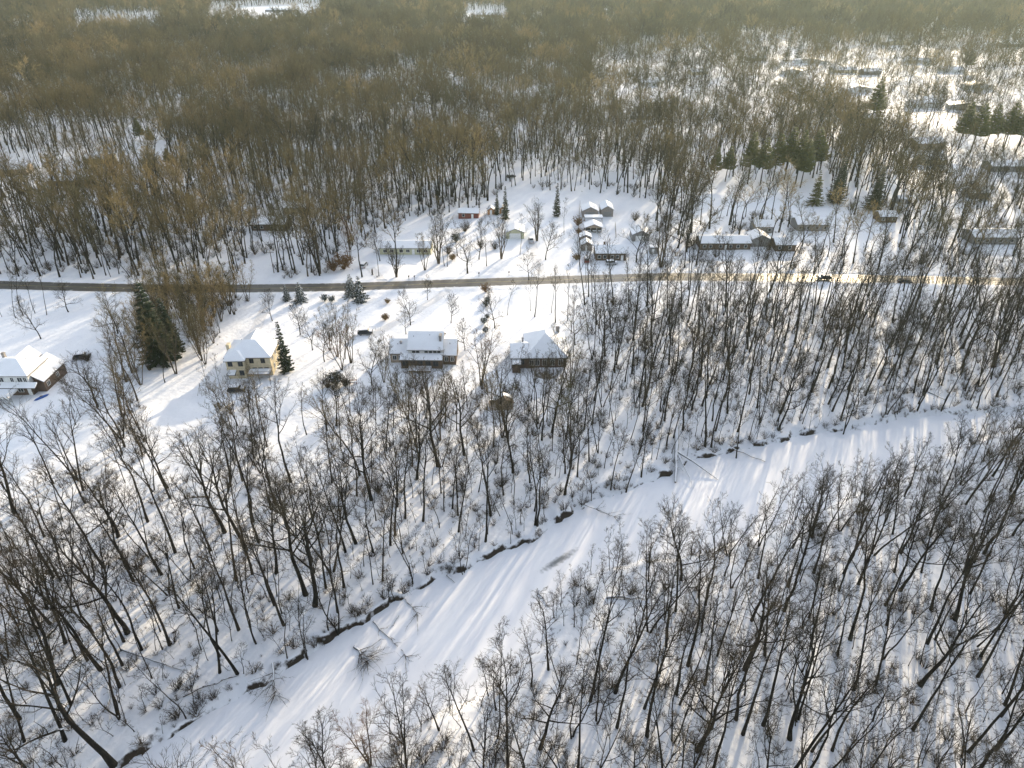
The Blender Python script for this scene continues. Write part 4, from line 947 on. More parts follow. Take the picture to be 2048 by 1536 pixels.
# ------------------------------------------------------------------ trees one can recognise
for (k, bx, by, ty, lb) in [
 ('round',82,678,588,'bare tree on the lawn behind the white and brick house'),('oak',137,624,556,'gnarled bare tree on the upper left lawn'),('slim',4,634,570,'slim tree at the left edge of the upper lawn'),
 ('slim',31,636,532,'first of four slender trees at the road end of the left lawn'),('slim',46,630,520,'second of four slender trees at the road end of the left lawn'),('slim',93,630,520,'third of four slender trees at the road end of the left lawn'),('slim',70,626,528,'fourth of four slender trees, between the others'),
 ('oak',236,668,576,'wide twisted oak left of the huge dark spruce'),('oak',195,812,688,'bare tree on the lawn right of the dark van'),
 ('slim',151,848,745,'front tree of the three slim trees by the house corner'),('slim',149,822,738,'left rear tree of the three slim trees by the house corner'),('slim',160,832,742,'right rear tree of the three slim trees by the house corner'),
 ('slim',418,783,700,'slim bare tree left of the cream house'),('slim',449,799,705,'slim bare tree in front of the left corner of the cream house'),('round',649,722,640,'bare tree between the cream house and the dark snowy bush'),('round',545,642,578,'small bare tree behind the cream house roof'),
 ('vase',793,554,478,'many-stemmed tree in front of the long pale green house'),('vase',877,526,412,'wide vase-shaped tree right of the long pale green house'),('slim',889,532,425,'left of the twin slender trees behind the far road side'),('slim',895,533,428,'right of the twin slender trees behind the far road side'),
 ('oak',935,547,462,'low spreading oak at the far edge of the road'),('slim',973,534,418,'tall slender tree right of the low spreading oak'),('vase',1003,519,420,'vase-shaped tree in the middle yard across the road'),('round',1091,520,436,'upright bare tree on the white lawn right of the middle yard'),('vase',1074,482,392,'tall vase-shaped tree beside the pickup truck'),
 ('rusty',797,462,414,'rusty bare tree at the wood edge above the pale green house'),('round',1273,524,420,'bare tree right of the dark brown house'),('oak',1355,497,405,'bare tree right of the small boxy shed'),('vase',1322,533,405,'big many-stemmed tree near the road by the boxy shed'),
 ('slim',1158,546,470,'slim tree on the road edge below the yard cluster'),('slim',1172,560,480,'slim tree on the near road edge below the yard cluster'),
 ('round',821,650,574,'bare lawn tree behind the middle house'),('round',812,668,610,'low bare tree just behind the middle house roof'),('round',902,647,580,'round bare lawn tree right of the middle house'),('round',989,657,576,'bare lawn tree right of the hedge row'),
 ('slim',1061,619,540,'thin tree above the sunlit snow, left of three'),('tall',1069,631,524,'tall tree above the sunlit snow, middle of three'),('tall',1111,645,524,'tall tree above the sunlit snow, right of three'),('slim',1103,624,540,'thin tree behind the tall one above the brick house'),('slim',1135,642,530,'thin tree right above the chimney of the brick house'),
 ('rusty',962,770,634,'large tan-twigged tree between the middle house and the brick house'),('slim',974,780,660,'thin tree right of the large tan-twigged one'),
 ('big',929,911,742,'stout wide-crowned tree, centre of the middle slope'),('big',743,1000,772,'stout forked tree with broad limbs on the slope below the cream house'),('tall',664,966,805,'tall tree left of the stout forked one'),('tall',613,868,760,'tree below the cream house yard'),
 ('tall',752,870,758,'tall tree below the bench'),('tall',846,1043,850,'tall tree in the centre of the middle wood'),('tall',882,986,842,'leaning tall tree below the stout wide-crowned one'),('slim',879,1056,940,'slim tree just below the leaning tall one'),('tall',1007,988,838,'tall tree right of centre on the middle slope'),
 ('big',1026,944,772,'stout tree below the brown plank hut'),('tall',971,1083,850,'tall straight tree near the bank, centre'),('slim',692,1028,860,'slim tree below the tall one left of the stout forked tree'),('slim',682,1040,880,'slim tree beside its twin below the cream house slope'),('slim',752,1041,900,'slim tree below the stout forked one'),
 ('tall',518,1087,870,'tall tree right of the two stout trunks'),('big',630,1213,940,'stout trunk, right of the pair near the bank'),('big',612,1192,930,'stout trunk, left of the pair near the bank'),('tall',640,1092,900,'tall tree above the pair of stout trunks'),('slim',658,1089,920,'slim tree right above the pair of stout trunks'),
 ('tall',747,1105,930,'tall leaning tree on the bank slope'),('slim',746,1168,1030,'slim tree below the tall leaning one'),('tall',765,1162,990,'tree with pale upper limbs near the bank'),('slim',825,1161,1000,'slim tree at the bank edge, left of its twin'),('slim',822,1150,1010,'twin slim tree at the bank edge'),('slim',806,1108,960,'slim tree above the bank twins'),
 ('fork',927,1137,1010,'forked tree right at the river bank, centre'),('slim',918,1113,1000,'slim tree left of the forked bank tree'),('slim',788,1192,1090,'thin tree on the bank above the dark ledge'),('slim',776,1201,1100,'thin tree on the bank left of the dark ledge'),('fork',675,1259,1080,'bent tree on the bank above the fan-shaped fallen tree'),('slim',657,1262,1100,'slim tree left of the bent bank tree'),('fork',612,1307,1160,'two-stemmed tree on the bank at the left'),('slim',574,1315,1170,'slim tree left of the two-stemmed bank tree'),
 ('big',450,1066,838,'stout trunk, left of two on the lit slope'),('big',493,1102,850,'stout trunk, right of two on the lit slope'),('big',254,1264,990,'huge mossy-looking tree in the left wood'),('oak',236,1074,905,'dark low-branched oak at the lawn edge'),('tall',357,1213,1020,'tall tree right of the huge left-wood tree'),('tall',389,1137,980,'tall leaning tree above the straight dark log'),('fork',378,1158,1040,'bent tree below the tall leaning one'),
 ('tall',435,1261,1090,'straight tree below the short dark log'),('slim',403,1301,1160,'slim tree right of the short dark log'),('slim',460,1131,1000,'slim tree below the stout pair on the lit slope'),('slim',440,1196,1060,'slim tree in the left wood centre'),('tall',203,1341,1050,'tall tree left of the curved fallen trunk'),('tall',247,1281,1070,'tree behind the curved fallen trunk'),('tall',245,1331,1110,'tree at the end of the curved fallen trunk'),
 ('slim',97,1321,1110,'slim tree at the far left bottom, rear'),('slim',150,1315,1120,'slim tree right of the far left rear one'),('tall',175,1321,1090,'tall tree at the left bottom'),('big',116,1368,1080,'stout dark tree leaning out at the left bottom'),('tall',95,1219,1020,'tall tree at the left edge of the wood'),('tall',185,1264,1040,'tall tree left of the huge left-wood tree'),('slim',300,1223,1080,'slim tree by the bright snow patch, left'),('slim',320,1261,1120,'slim tree by the bright snow patch, right'),
 ('big',226,1528,1230,'stout tree at the bottom left beside the bank'),('tall',130,1482,1200,'tall tree near the bottom left corner'),('slim',370,1432,1290,'slim tree on the bank at the bottom left'),('tall',40,1440,1150,'tall tree in the bottom left corner'),
 ('tall',1060,965,810,'tall tree left of the low forked tree'),('tall',1069,1021,880,'curving tree below the tall one, centre right'),('slim',1028,1009,870,'slim tree in the centre right wood'),('fork',1196,904,775,'low forked tree on the slope left of the big fallen tree'),('tall',1222,974,830,'gnarled tree at the bank, centre right'),('slim',1184,992,880,'twin-stemmed tree on the bank edge'),('tall',1253,975,840,'straight tree at the bank right of the gnarled one'),('tall',1283,949,815,'tree with upright limbs left of the fallen tree'),('slim',1313,919,820,'slim tree just left of the big fallen tree'),
 ('tall',1347,874,740,'tree at the root end of the big fallen tree'),('slim',1261,877,760,'slim tree upslope left of the fallen tree'),('tall',1168,859,720,'tall tree below the stone patio, right'),('tall',1184,851,700,'tall tree right of the patio'),('big',1104,866,716,'stout tree below the round stone patio'),
 ('tall',1374,782,610,'tall tree right of the slope centre'),('big',1400,755,570,'stout tree above the slanting log'),('tall',1413,797,640,'tall tree left of the slanting log'),('tall',1279,794,620,'tall tree, left of two close together'),('tall',1290,794,625,'tall tree, right of two close together'),('tall',1455,827,660,'tall tree below the slanting log'),('tall',1498,790,610,'tall tree in the upper right slope'),('tall',1475,907,760,'tall tree near the jutting bank log'),
 ('big',1656,734,590,'forked stout tree with a pale-lit limb on the right slope'),('big',1690,703,560,'stout dark tree right of the forked one'),('big',1780,695,580,'spreading tree on the right slope'),('tall',1580,712,560,'tall tree on the left part of the right slope'),('slim',1732,706,590,'slim tree between the stout and the spreading one'),('big',1924,737,570,'stout tree at the right slope'),('tall',1936,710,570,'tall tree behind the stout right one'),('big',1985,734,565,'stout tree near the right edge'),
 ('slim',1828,685,580,'slim tree right of the spreading one'),('tall',1834,822,660,'tall tree at the dark bank ledge'),('tall',1883,820,680,'tall tree right of the dark bank ledge'),('tall',1956,812,680,'leaning tree at the right bank end'),('fork',1690,857,720,'forked tree at the far bank, right'),('slim',1797,822,720,'bent tree at the left end of the dark ledge'),('tall',1540,747,590,'tall tree at the left of the right slope'),('tall',1555,842,690,'tall tree above the river bend'),('slim',1872,752,640,'slim tree above the far log'),('tall',1867,630,470,'tall tree against the sunlit road strip'),('tall',1785,644,490,'tree against the sunlit strip, left'),
 ('round',1362,1162,1000,'pale round-crowned tree standing against the river'),('fork',1518,1092,915,'forked tree on the near bank against the river'),('fork',1298,1262,1055,'tall tree with two crowns against the river'),('tall',1333,1292,1095,'tall tree right of the two-crowned one'),('tall',1376,1330,1100,'straight dark tree in the right wood, front'),('slim',1320,1348,1170,'slim tree in front of the straight dark one'),('tall',1266,1304,1150,'tree below the mossy level log'),('tall',1404,1262,1090,'tall tree with yellowish top'),
 ('big',1490,1338,1110,'stout dark tree in the middle of the right wood'),('tall',1530,1310,1080,'tall tree right of the stout dark one'),('slim',1465,1220,1060,'slim tree behind the stout dark one'),('tall',1230,1388,1092,'tall tree, right of the first two beside the river'),('tall',1180,1404,1128,'tall tree, left of the first two beside the river'),('slim',1120,1398,1250,'small tree at the river edge, bottom centre'),('slim',1360,1275,1130,'slim tree among the right wood front rows'),
 ('tall',1623,1076,900,'tall tree at the far corner of the right wood'),('tall',1718,1069,890,'tall tree at the rear edge of the right wood'),('tall',1700,1122,940,'tall tree below the rear edge one'),('big',1800,1182,990,'stout tree with a flared base in the right wood'),('tall',1787,1148,980,'tall tree behind the flared one'),('tall',1929,1145,960,'dark tall tree right of the flared one'),('big',1910,1240,1010,'stout leaning tree near the right edge'),('tall',1940,1187,1000,'tall tree near the right edge'),('tall',1961,1312,1110,'tall tree at the right edge, lower'),
 ('tall',1700,1280,1040,'tall forked-top tree in the right wood'),('tall',1675,1313,1130,'tree below the forked-top one'),('tall',1622,1292,1110,'straight tree left of the forked-top one'),('slim',1605,1342,1180,'slim tree at the front of the right wood'),('big',1840,1372,1140,'stout branching tree in the lower right'),('tall',1708,1382,1140,'tall tree in the lower right, left of the branching one'),('tall',1752,1370,1170,'tall tree beside the branching one'),('tall',2025,1071,880,'tall tree at the right edge, upper'),('slim',1955,1291,1120,'slim tree at the right edge, middle'),
 ('tanclump',660,700,612,'tan many-stemmed tree, left of the tree row between the cream and middle houses'),('tanclump',675,712,604,'second tan tree in the row between the cream and middle houses'),('slim',690,716,598,'slim brown tree in the row between the cream and middle houses'),('tanclump',702,724,606,'fourth tan tree in the row, nearest the white yard fence'),('rusty',684,738,640,'rusty tree below the row between the cream and middle houses'),
 ('tanclump',300,742,618,'tan clump left in front of the huge dark spruce'),('tanclump',352,748,610,'tan clump right in front of the huge dark spruce'),('tanclump',282,770,650,'lower tan clump at the lawn side of the huge dark spruce'),('slim',330,765,640,'slim tree standing before the huge dark spruce'),
 ('round',744,770,668,'brown tree in front of the left wing of the middle house'),('tanclump',768,764,660,'tan clump beside the left wing of the middle house'),('slim',783,772,668,'slim tree overlapping the left wing of the middle house'),('slim',812,792,690,'slim tree in front of the middle house porch'),('slim',893,790,690,'slim tree in front of the right wing of the middle house'),
 ('tanclump',1140,775,640,'tan clump right of the brick house'),('slim',1020,800,690,'slim tree below the left corner of the brick house'),('slim',1122,792,672,'slim tree crossing the right part of the brick house'),
 ('round',760,522,452,'bare tree at the left end of the pale green house'),('tanclump',850,540,455,'tan clump before the right end of the pale green house'),('round',915,512,440,'bare tree behind the low spreading oak'),('round',958,520,436,'bare tree left of the vase-shaped tree in the middle yard'),
 ('slim',1040,508,425,'slim tree beside the pale gabled garage'),('slim',1128,470,395,'slim tree on the open lane left of the yard cluster'),('round',1058,560,492,'small bare tree on the far road verge, middle'),('round',855,600,548,'small bare tree just south of the road, middle'),('slim',1015,628,548,'slim tree between the hedge row and the three tall trees'),
 ('round',600,668,596,'bare tree right behind the cream house'),('round',625,700,628,'bare tree right of the narrow evergreen'),('round',930,700,636,'bare tree above the right wing of the middle house'),('round',1150,690,590,'bare tree in the yard right of the brick house'),('slim',1142,668,560,'slim tree behind the right corner of the brick house'),
 ('vase',640,548,440,'many-stemmed tree in the wood edge across the road, left'),('rusty',700,520,430,'rusty tree above the rust-brown thicket'),
 ('tall',948,1500,1296,'bare tree against the river at the bottom centre'),('slim',995,1476,1290,'slim tree right of the bottom centre one'),('big',1395,1500,1270,'stout tree at the bottom, right of centre'),('big',1080,1500,1300,'stout tree at the bottom centre'),('rusty',740,1530,1400,'low bushy tree at the bottom edge beside the river'),
]:
    words = lb.split(); tree_px(k, bx, by, ty, lb if 'tree' in lb or 'oak' in lb or 'trunk' in lb else 'bare tree '+lb)
# ------------------------------------------------------------------ woods
def gn_stuff(name, pts, protos, label, cat):
    """ONE object: every plant of a mass nobody could count, as geometry-node instances of a few meshes. pts rows: x y z rot scale idx"""
    pts = np.array(pts, float); me = bpy.data.meshes.new(name); me.vertices.add(len(pts)); me.vertices.foreach_set('co', pts[:, :3].ravel())
    for nm, col in (('rz', 3), ('sc', 4)):
        a = me.attributes.new(nm, 'FLOAT', 'POINT'); a.data.foreach_set('value', pts[:, col].astype(np.float32))
    a = me.attributes.new('pi', 'INT', 'POINT'); a.data.foreach_set('value', pts[:, 5].astype(np.int32))
    o = bpy.data.objects.new(name, me); COL.objects.link(o); o['kind'] = 'stuff'; o['label'] = label; o['category'] = cat
    ng = bpy.data.node_groups.new(name, 'GeometryNodeTree'); ng.interface.new_socket('Geometry', in_out='INPUT', socket_type='NodeSocketGeometry'); ng.interface.new_socket('Geometry', in_out='OUTPUT', socket_type='NodeSocketGeometry')
    L = ng.links; gi = ng.nodes.new('NodeGroupInput'); go = ng.nodes.new('NodeGroupOutput')
    def attr(nm, t):
        n = ng.nodes.new('GeometryNodeInputNamedAttribute'); n.data_type = t; n.inputs[0].default_value = nm; return n.outputs[0]
    ip = ng.nodes.new('GeometryNodeInstanceOnPoints'); ip.inputs['Pick Instance'].default_value = True
    L.new(gi.outputs[0], ip.inputs['Points'])
    jn = ng.nodes.new('GeometryNodeJoinGeometry')
    for m in protos[::-1]:
        po = bpy.data.objects.new('plant_source', m); oi = ng.nodes.new('GeometryNodeObjectInfo'); oi.inputs['Object'].default_value = po
        g2 = ng.nodes.new('GeometryNodeGeometryToInstance'); L.new(oi.outputs['Geometry'], g2.inputs[0]); L.new(g2.outputs[0], jn.inputs[0])
    L.new(jn.outputs[0], ip.inputs['Instance']); L.new(attr('pi', 'INT'), ip.inputs['Instance Index'])
    cx = ng.nodes.new('ShaderNodeCombineXYZ'); L.new(attr('rz', 'FLOAT'), cx.inputs[2])
    er = ng.nodes.new('FunctionNodeEulerToRotation'); L.new(cx.outputs[0], er.inputs[0]); L.new(er.outputs[0], ip.inputs['Rotation'])
    L.new(attr('sc', 'FLOAT'), ip.inputs['Scale']); L.new(ip.outputs[0], go.inputs[0])
    md = o.modifiers.new('plants', 'NODES'); md.node_group = ng; return o

def grid_pts(rng, x0, x1, y0, y1, s):
    X, Y = np.meshgrid(np.arange(x0, x1, s), np.arange(y0, y1, s)); X = X.ravel(); Y = Y.ravel()
    return X+rng.uniform(-.48, .48, X.size)*s, Y+rng.uniform(-.48, .48, Y.size)*s
CLEAR = [[(-900,585),(262,585),(272,640),(262,700),(235,850),(205,925),(60,975),(-50,1040),(-900,1400)],
  [(455,650),(500,600),(520,588),(1150,573),(1162,640),(1165,740),(1130,760),(1000,770),(690,775),(600,778),(540,800),(430,800),(400,760)],
  [(690,552),(740,490),(790,445),(960,420),(1010,375),(1140,385),(1240,392),(1310,400),(1310,550)],
  [(470,565),(520,510),(560,505),(545,565)], [(640,560),(700,560),(740,500),(720,500)],
  [(420,16),(650,6),(650,48),(420,60)], [(150,36),(330,36),(330,72),(150,74)], [(925,22),(1015,22),(1015,64),(925,66)], [(20,62),(90,62),(90,82),(20,82)],
   [(-100,490),(60,420),(200,395),(200,412),(90,440),(-100,520)],
  [(1390,470),(1560,470),(1560,500),(1390,500)]]
SPARSE = [([(-200,330),(60,318),(230,300),(235,335),(100,380),(-200,400)], .3), ([(1700,120),(1790,105),(1800,180),(1740,240),(1650,225)], .2), ([(1800,270),(1900,265),(1910,345),(1800,345)], .2), ([(740,180),(930,160),(930,215),(740,215)], .4),
  ([(1150,560),(2300,560),(2300,612),(1150,600)], .42),
  ([(1290,395),(1500,375),(2400,345),(2400,560),(1290,550)], .62),
  ([(1600,90),(2500,70),(2500,330),(1850,335),(1640,240)], .42),
  ([(-300,285),(220,285),(340,330),(320,400),(120,470),(-300,540)], .65),
  ([(1180,110),(1600,70),(1640,235),(1200,245)], .42), ([(820,300),(1650,270),(1650,395),(820,390)], .75),
  ([(60,975),(205,925),(330,900),(500,980),(480,1060),(0,1120)], .5),
  ([(262,585),(500,590),(470,700),(420,780),(262,800)], .9)]
def usable(X, Y, road=7):
    px, py = proj(X, Y); keep = np.ones(X.size, bool); dens = np.ones(X.size)
    for c in CLEAR: keep &= ~pip(c, px, py)
    for c, d in SPARSE: dens = np.where(pip(c, px, py), np.minimum(dens, d), dens)
    n = Y < 330
    kk = keep.copy()
    if n.any():
        ins = pip(RIVER, X[n], Y[n]); dr = polydist(ROAD, X[n], Y[n]); db = polydist(FARB, X[n], Y[n])
        kk[n] &= ~ins & (dr > road) & (db > .6)
    if HOUSES:
        for (hx, hy, hr) in HOUSES:
            kk &= (np.hypot(X-hx, Y-hy) > hr)
            if hy > 215: kk &= ~((np.abs(X-hx*Y/hy) < hr*.6) & (Y < hy) & (Y > hy-16) & (np.sin(X*7.1+Y*3.3) > -.35))
        for (hx, hy, hr) in CONI: kk &= ~((np.abs(X-hx*Y/hy) < hr) & (Y < hy+4) & (Y > hy-hr*6.5))
    return kk, dens, px, py
rng = np.random.default_rng(2024)
# --- near woods (both sides of the river) and the first wood beyond the road
X, Y = grid_pts(rng, -230, 330, 22, 232, 4.8); X3, Y3 = grid_pts(rng, -140, -60, 165, 230, 4.6); px3, py3 = proj(X3, Y3)
k3 = pip([(300,592),(470,592),(470,650),(430,720),(400,800),(250,860),(230,790),(270,700)], px3, py3); X = np.r_[X, X3[k3]]; Y = np.r_[Y, Y3[k3]]; k, d, px, py = usable(X, Y)
k &= rng.random(X.size) < d*.88
k &= (px > -420) & (px < 2700)
PL = np.array(PLACED+[(0,-999)])
def far_from_placed(X, Y, r):
    ok = np.ones(X.size, bool)
    for i in range(0, X.size, 2000):
        dd = np.hypot(X[i:i+2000, None]-PL[None, :, 0], Y[i:i+2000, None]-PL[None, :, 1]).min(1); ok[i:i+2000] = dd > r
    return ok
k &= far_from_placed(X, Y, 3.4)
X, Y, px, py = X[k], Y[k], px[k], py[k]
order = np.argsort(X*X+Y*Y+CAMH**2)
KINDS = ['tall', 'tallsunlit', 'fork', 'slim', 'big', 'round', 'tanclump', 'rusty']
NEARP = []; KOFF = {}
for kd in KINDS:
    KOFF[kd] = len(NEARP)
    for p in PROTO[kd]:
        if 'one' not in p: p['one'] = joined(p['T'], p['C']).mesh('tree', [p['twm'], p['barkm']])
        NEARP.append((p['one'], p['h']))
AREAS = [  # label endings by where the tree stands (pixels of the photograph)
  ([(-900,800),(262,800),(330,1010),(330,1700),(-900,1700)], 'dark left wood'),
  ([(330,880),(720,880),(720,1300),(330,1700)], 'wood beside the left lawn'),
  ([(262,560),(520,560),(470,700),(430,880),(200,880)], 'tree belt by cream house'),
  ([(200,780),(720,780),(720,880),(200,880)], 'slope below cream house'),
  ([(720,740),(960,740),(960,1260),(720,1300)], 'slope below the middle house'),
  ([(960,740),(1220,740),(1220,1120),(960,1180)], 'slope below the brick house'),
  ([(1150,560),(1480,560),(1480,760),(1150,760)], 'wood beside the brick house'),
  ([(1220,740),(1480,740),(1480,980),(1220,1020)], 'wood around big fallen tree'),
  ([(1480,560),(2900,560),(2900,700),(1480,700)], 'row below the sunlit road'),
  ([(1480,700),(2900,700),(2900,860),(1480,900)], 'slope above far river end'),
  ([(1350,860),(2900,760),(2900,1120),(1350,1120)], 'right wood by river bend'),
  ([(1350,1120),(1700,1120),(1700,1900),(1350,1900)], 'middle of the right wood'),
  ([(1700,1120),(2900,1120),(2900,1900),(1700,1900)], 'lower right corner wood'),
  ([(300,1100),(1350,1100),(1350,1900),(300,1900)], 'near river bank, bottom edge'),
  ([(-900,300),(600,300),(600,570),(-900,570)], 'wood beyond the road, left'), ([(600,300),(1100,300),(1100,570),(600,570)], 'wood behind pale green house'),
  ([(1100,300),(2900,300),(2900,570),(1100,570)], 'yards beyond the road, right')]
def area_of(px, py):
    for poly, t in AREAS:
        if bool(pip(poly, np.array([px]), np.array([py]))[0]): return t
    return 'beside the woods'
FORM = {'tall': 'tall straight bare tree', 'tallsunlit': 'tall sunlit-toned bare tree', 'fork': 'tall low-forked bare tree', 'slim': 'slender bare tree', 'big': 'stout wide-crowned bare tree', 'round': 'round-crowned bare tree', 'tanclump': 'bare tan many-stemmed tree', 'rusty': 'rust-coloured bushy tree', 'young': 'thin young bare tree'}
ORD = ['leftmost', 'second from left', 'third from left', 'fourth from left', 'fifth from left', 'sixth from left', 'seventh from left', 'eighth from left', 'ninth from left']
ROWN = {1: [''], 2: ['rear half', 'front half'], 3: ['rear third', 'middle third', 'front third']}
RN = ['rearmost row', 'second rear row', 'third rear row', 'fourth rear row', 'fifth rear row', 'sixth rear row', 'seventh rear row', 'eighth rear row', 'ninth rear row', 'tenth rear row']
INDIV = {}
def label_rows():
    """every tree of the same form in the same part of the wood gets its own place: row from the rear, then order from the left"""
    for (kd, at), L in INDIV.items():
        L.sort(key=lambda t: t[1]); n = len(L); rows = max(1, math.ceil(n/7)); per = math.ceil(n/rows)
        names = ROWN.get(rows, RN)
        for r in range(rows):
            row = sorted(L[r*per:(r+1)*per], key=lambda t: t[0])
            for j, (a, b, o) in enumerate(row):
                o['label'] = (ORD[j]+' '+FORM[kd] if n > 1 else 'only '+FORM[kd])+(', '+names[r] if names[r] else '')+', '+at
                o['group'] = FORM[kd]+'s, '+at
rest = []; nind = sum(1 for o in COL.objects if o.parent is None and o.name.startswith('bare_tree'))
cnt = 0
TLX = [300,430,600,750,900,1020,1100,1200,1250,1330,1500,1560,1700,1850,2048]; TLY = [1560,1510,1440,1390,1300,1290,1150,1095,1060,1010,935,905,885,865,700]
nbx = np.array([q[0] for q in NEARBANK_PX[::-1]]); nby = np.array([q[1] for q in NEARBANK_PX[::-1]]); RIVERTREE = py > np.interp(px, nbx, nby)-15
RIVERTREE &= px > 300
for i in order:
    x, y = X[i], Y[i]; D = math.sqrt(x*x+y*y+CAMH**2); u = rng.random(); west = px[i] < 1150 and py[i] < 1000
    if py[i] > 560: kd = 'tall' if u < .50 else 'fork' if u < .64 else 'slim' if u < .90 else 'big' if u < .95 else ('tanclump' if west else 'tall')
    else: kd = 'tall' if u < .48 else 'fork' if u < .6 else 'slim' if u < .8 else 'tanclump' if u < .93 else 'rusty' if u < .97 else 'round'
    if kd == 'tall' and (west or py[i] < 560) and rng.random() < (.55 if px[i] < 1150 else .25): kd = 'tallsunlit'
    if pip([(262,570),(520,590),(500,640),(430,780),(270,760)], px[i:i+1], py[i:i+1])[0]: kd = 'tanclump' if u < .6 else 'rusty' if u < .72 else 'slim'
    ni = int(rng.integers(len(PROTO[kd]))); base = {'tall': 26, 'tallsunlit': 25, 'fork': 22, 'slim': 17, 'big': 25, 'round': 12, 'tanclump': 16, 'rusty': 11}[kd]
    if px[i] > 1150 and 560 < py[i] < 860: base *= .92
    hgt = base*rng.uniform(.75, 1.15)
    if 420 < px[i] < 1180 and 740 < py[i] < 1010: hgt = max(7.0, min(hgt, height_for(py[i], (708 if px[i] > 780 else 740)+rng.uniform(-14, 45))))
    if RIVERTREE[i]: hgt = max(8.0, min(hgt, height_for(py[i], float(np.interp(px[i], TLX, TLY))+rng.uniform(-10, 70))))
    inview = 5 < px[i] < 2043 and py[i] < 1560
    if inview and nind+cnt < 298 and kd != 'rusty' or (kd == 'rusty' and nind+cnt < 298):
        at = area_of(px[i], py[i]); INDIV.setdefault((kd, at), []).append((px[i], py[i], place_tree(kd, x, y, hgt, '', idx=int(ni)))); cnt += 1
    else:
        m, h = NEARP[KOFF[kd]+ni]; rest.append((x, y, float('nan'), rng.uniform(0, 6.28), hgt/h, KOFF[kd]+ni))
print('tall individuals', nind, '+', cnt, 'rest', len(rest))
# --- thin young trees
X, Y = grid_pts(rng, -230, 300, 30, 205, 3.9); k, d, px, py = usable(X, Y)
k &= (rng.random(X.size) < d*.85) & (px > -150) & (px < 2250) & (py > 615); X, Y, px, py = X[k], Y[k], px[k], py[k]
order = np.argsort(X*X+Y*Y); c2 = 0; YO = len(NEARP)
for p in PROTO['young']: p['one'] = joined(p['T'], p['C']).mesh('young_tree', [p['twm'], p['barkm']]); NEARP.append((p['one'], p['h']))
for i in order:
    hgt = rng.uniform(3.5, 11); ni = int(rng.integers(5))
    if 0 < px[i] < 2048 and py[i] < 1540 and c2 < 298:
        at = area_of(px[i], py[i]); INDIV.setdefault(('young', at), []).append((px[i], py[i], place_tree('young', X[i], Y[i], hgt, 'x', name='young_tree', cat='young tree', parts=False, idx=ni))); c2 += 1
    else: rest.append((X[i], Y[i], float('nan'), rng.uniform(0, 6.28), hgt/NEARP[YO+ni][1], YO+ni))
label_rows()
rest = np.array(rest); rest[:, 2] = gh(rest[:, 0], rest[:, 1])
gn_stuff('bare_woodland', rest, [m for m, h in NEARP], 'mass of further bare trees filling the woods on both sides of the road', 'woodland')
# --- wood beyond the road, out to the horizon
FARP = [(joined(p['T'], p['C']).mesh('far_tree', [p['twm'], p['barkm']]), p['h']) for kd in ('mid', 'far', 'farlow') for p in PROTO[kd]]
pts = []
for (y0, y1, s, i0, i1, hm) in ((232, 420, 5.1, 0, 5, 23.0), (420, 900, 7.2, 5, 10, 23), (900, 2300, 10.0, 10, 13, 24)):
    w = y1*.80; X, Y = grid_pts(rng, -w, w*1.05, y0, y1, s); px, py = proj(X, Y); m = (px > -260) & (px < 2350); X, Y = X[m], Y[m]
    k, d, px, py = usable(X, Y); k &= rng.random(X.size) < d; X, Y = X[k], Y[k]
    sw = .26*noise2(X, Y, 90, 21)+.12*noise2(X, Y, 30, 22)
    hs = hm*(1+sw)*rng.uniform(.66, 1.22, X.size); hs = np.where(rng.random(X.size) < .16, hs*.6, hs)
    idx = rng.integers(i0, i1, X.size); hh = np.array([FARP[j][1] for j in idx])
    if y0 > 400: gp = noise2(X, Y, 38, 77)+rng.normal(0, .25, X.size) < .95; X, Y, hs, idx, hh = X[gp], Y[gp], hs[gp], idx[gp], hh[gp]
    pts.append(np.stack([X, Y, gh(X, Y), rng.uniform(0, 6.28, X.size), hs/hh, idx], 1))
pts = np.concatenate(pts); print('far trees', len(pts))
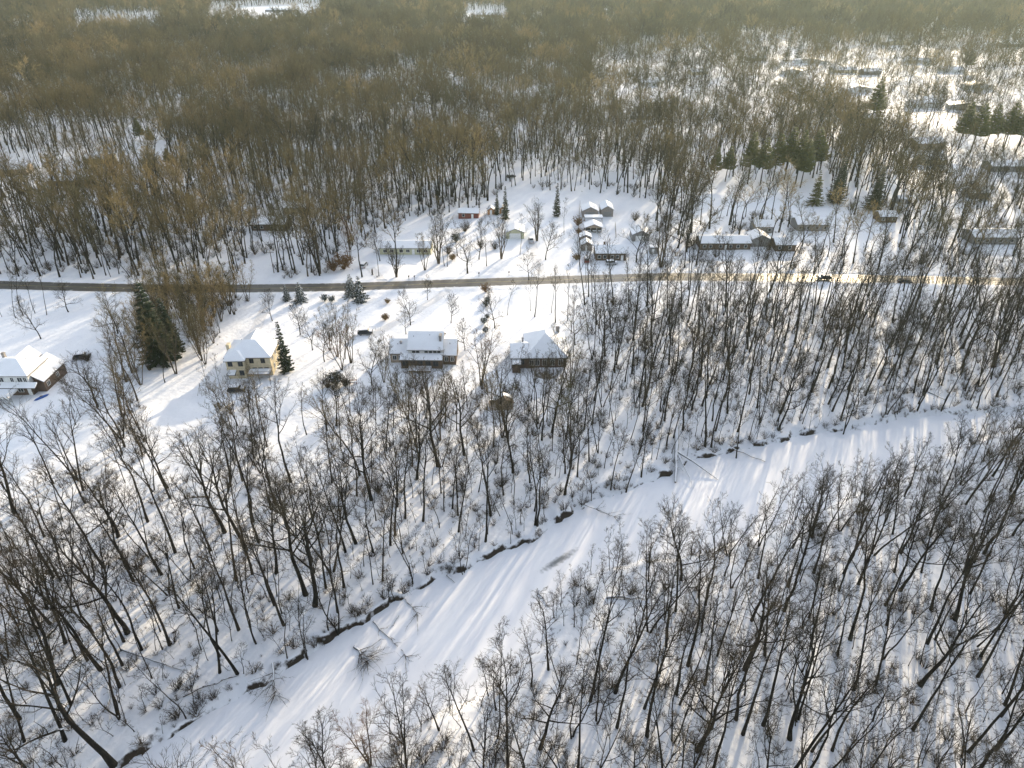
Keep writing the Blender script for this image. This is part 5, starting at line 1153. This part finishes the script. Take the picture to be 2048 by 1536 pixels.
gn_stuff('distant_wood', pts, [m for m, h in FARP], 'olive-brown bare forest stretching from beyond the road to the horizon', 'woodland')
# --- underbrush of both near woods
X, Y = grid_pts(rng, -200, 260, 40, 215, 1.9); k, d, px, py = usable(X, Y)
k &= (rng.random(X.size) < d*.55*(0.6+.6*noise2(X, Y, 14, 31))) & (px > -150) & (px < 2250) & (py > 600)
k &= ~pip([(700,760),(1150,760),(1150,700),(700,700)], px, py)
X, Y = X[k], Y[k]; b = ragged(FARB[6:], rng, 1, .5)
bx = np.array([q[0] for q in b]); by = np.array([q[1] for q in b])+.9
bk = rng.random(bx.size) < .6; bx, by = bx[bk], by[bk]; X = np.r_[X, bx]; Y = np.r_[Y, by+rng.uniform(0, 1.6, bx.size)]
X2, Y2 = grid_pts(rng, -260, 400, 225, 340, 3.6); k2, d2, px2, py2 = usable(X2, Y2); k2 &= rng.random(X2.size) < .6*d2
nb = X.size; X = np.r_[X, X2[k2]]; Y = np.r_[Y, Y2[k2]]
pts = np.stack([X, Y, gh(X, Y), rng.uniform(0, 6.28, X.size), rng.uniform(.35, 1.6, X.size)**1.3*np.where(np.arange(X.size) < nb, 1, 1.5), rng.integers(0, 3, X.size)], 1)
print('brush', len(pts))
gn_stuff('underbrush', pts, SHRUB['brush'], 'low leafless brush and saplings poking through the snow under the trees', 'underbrush')
# ------------------------------------------------------------------ haze: the hazy air, one closed box round camera and scene
mb = MB(); mb.box(xs[0]-50, xs[-1]+50, ys[0]-50, ys[-1]+50, float(ZZ.min())-1, 104); hz = mb.build('haze', M['snow']); hz['kind'] = 'stuff'
hm = bpy.data.materials.new('haze_air'); hm.use_nodes = True; hn = hm.node_tree; hn.nodes.clear()
pv = hn.nodes.new('ShaderNodeVolumePrincipled'); pv.inputs['Color'].default_value = (.74, .92, .86, 1); pv.inputs['Density'].default_value = .00006; pv.inputs['Anisotropy'].default_value = .4
ho = hn.nodes.new('ShaderNodeOutputMaterial'); hn.links.new(pv.outputs[0], ho.inputs['Volume'])
hz.data.materials.clear(); hz.data.materials.append(hm)
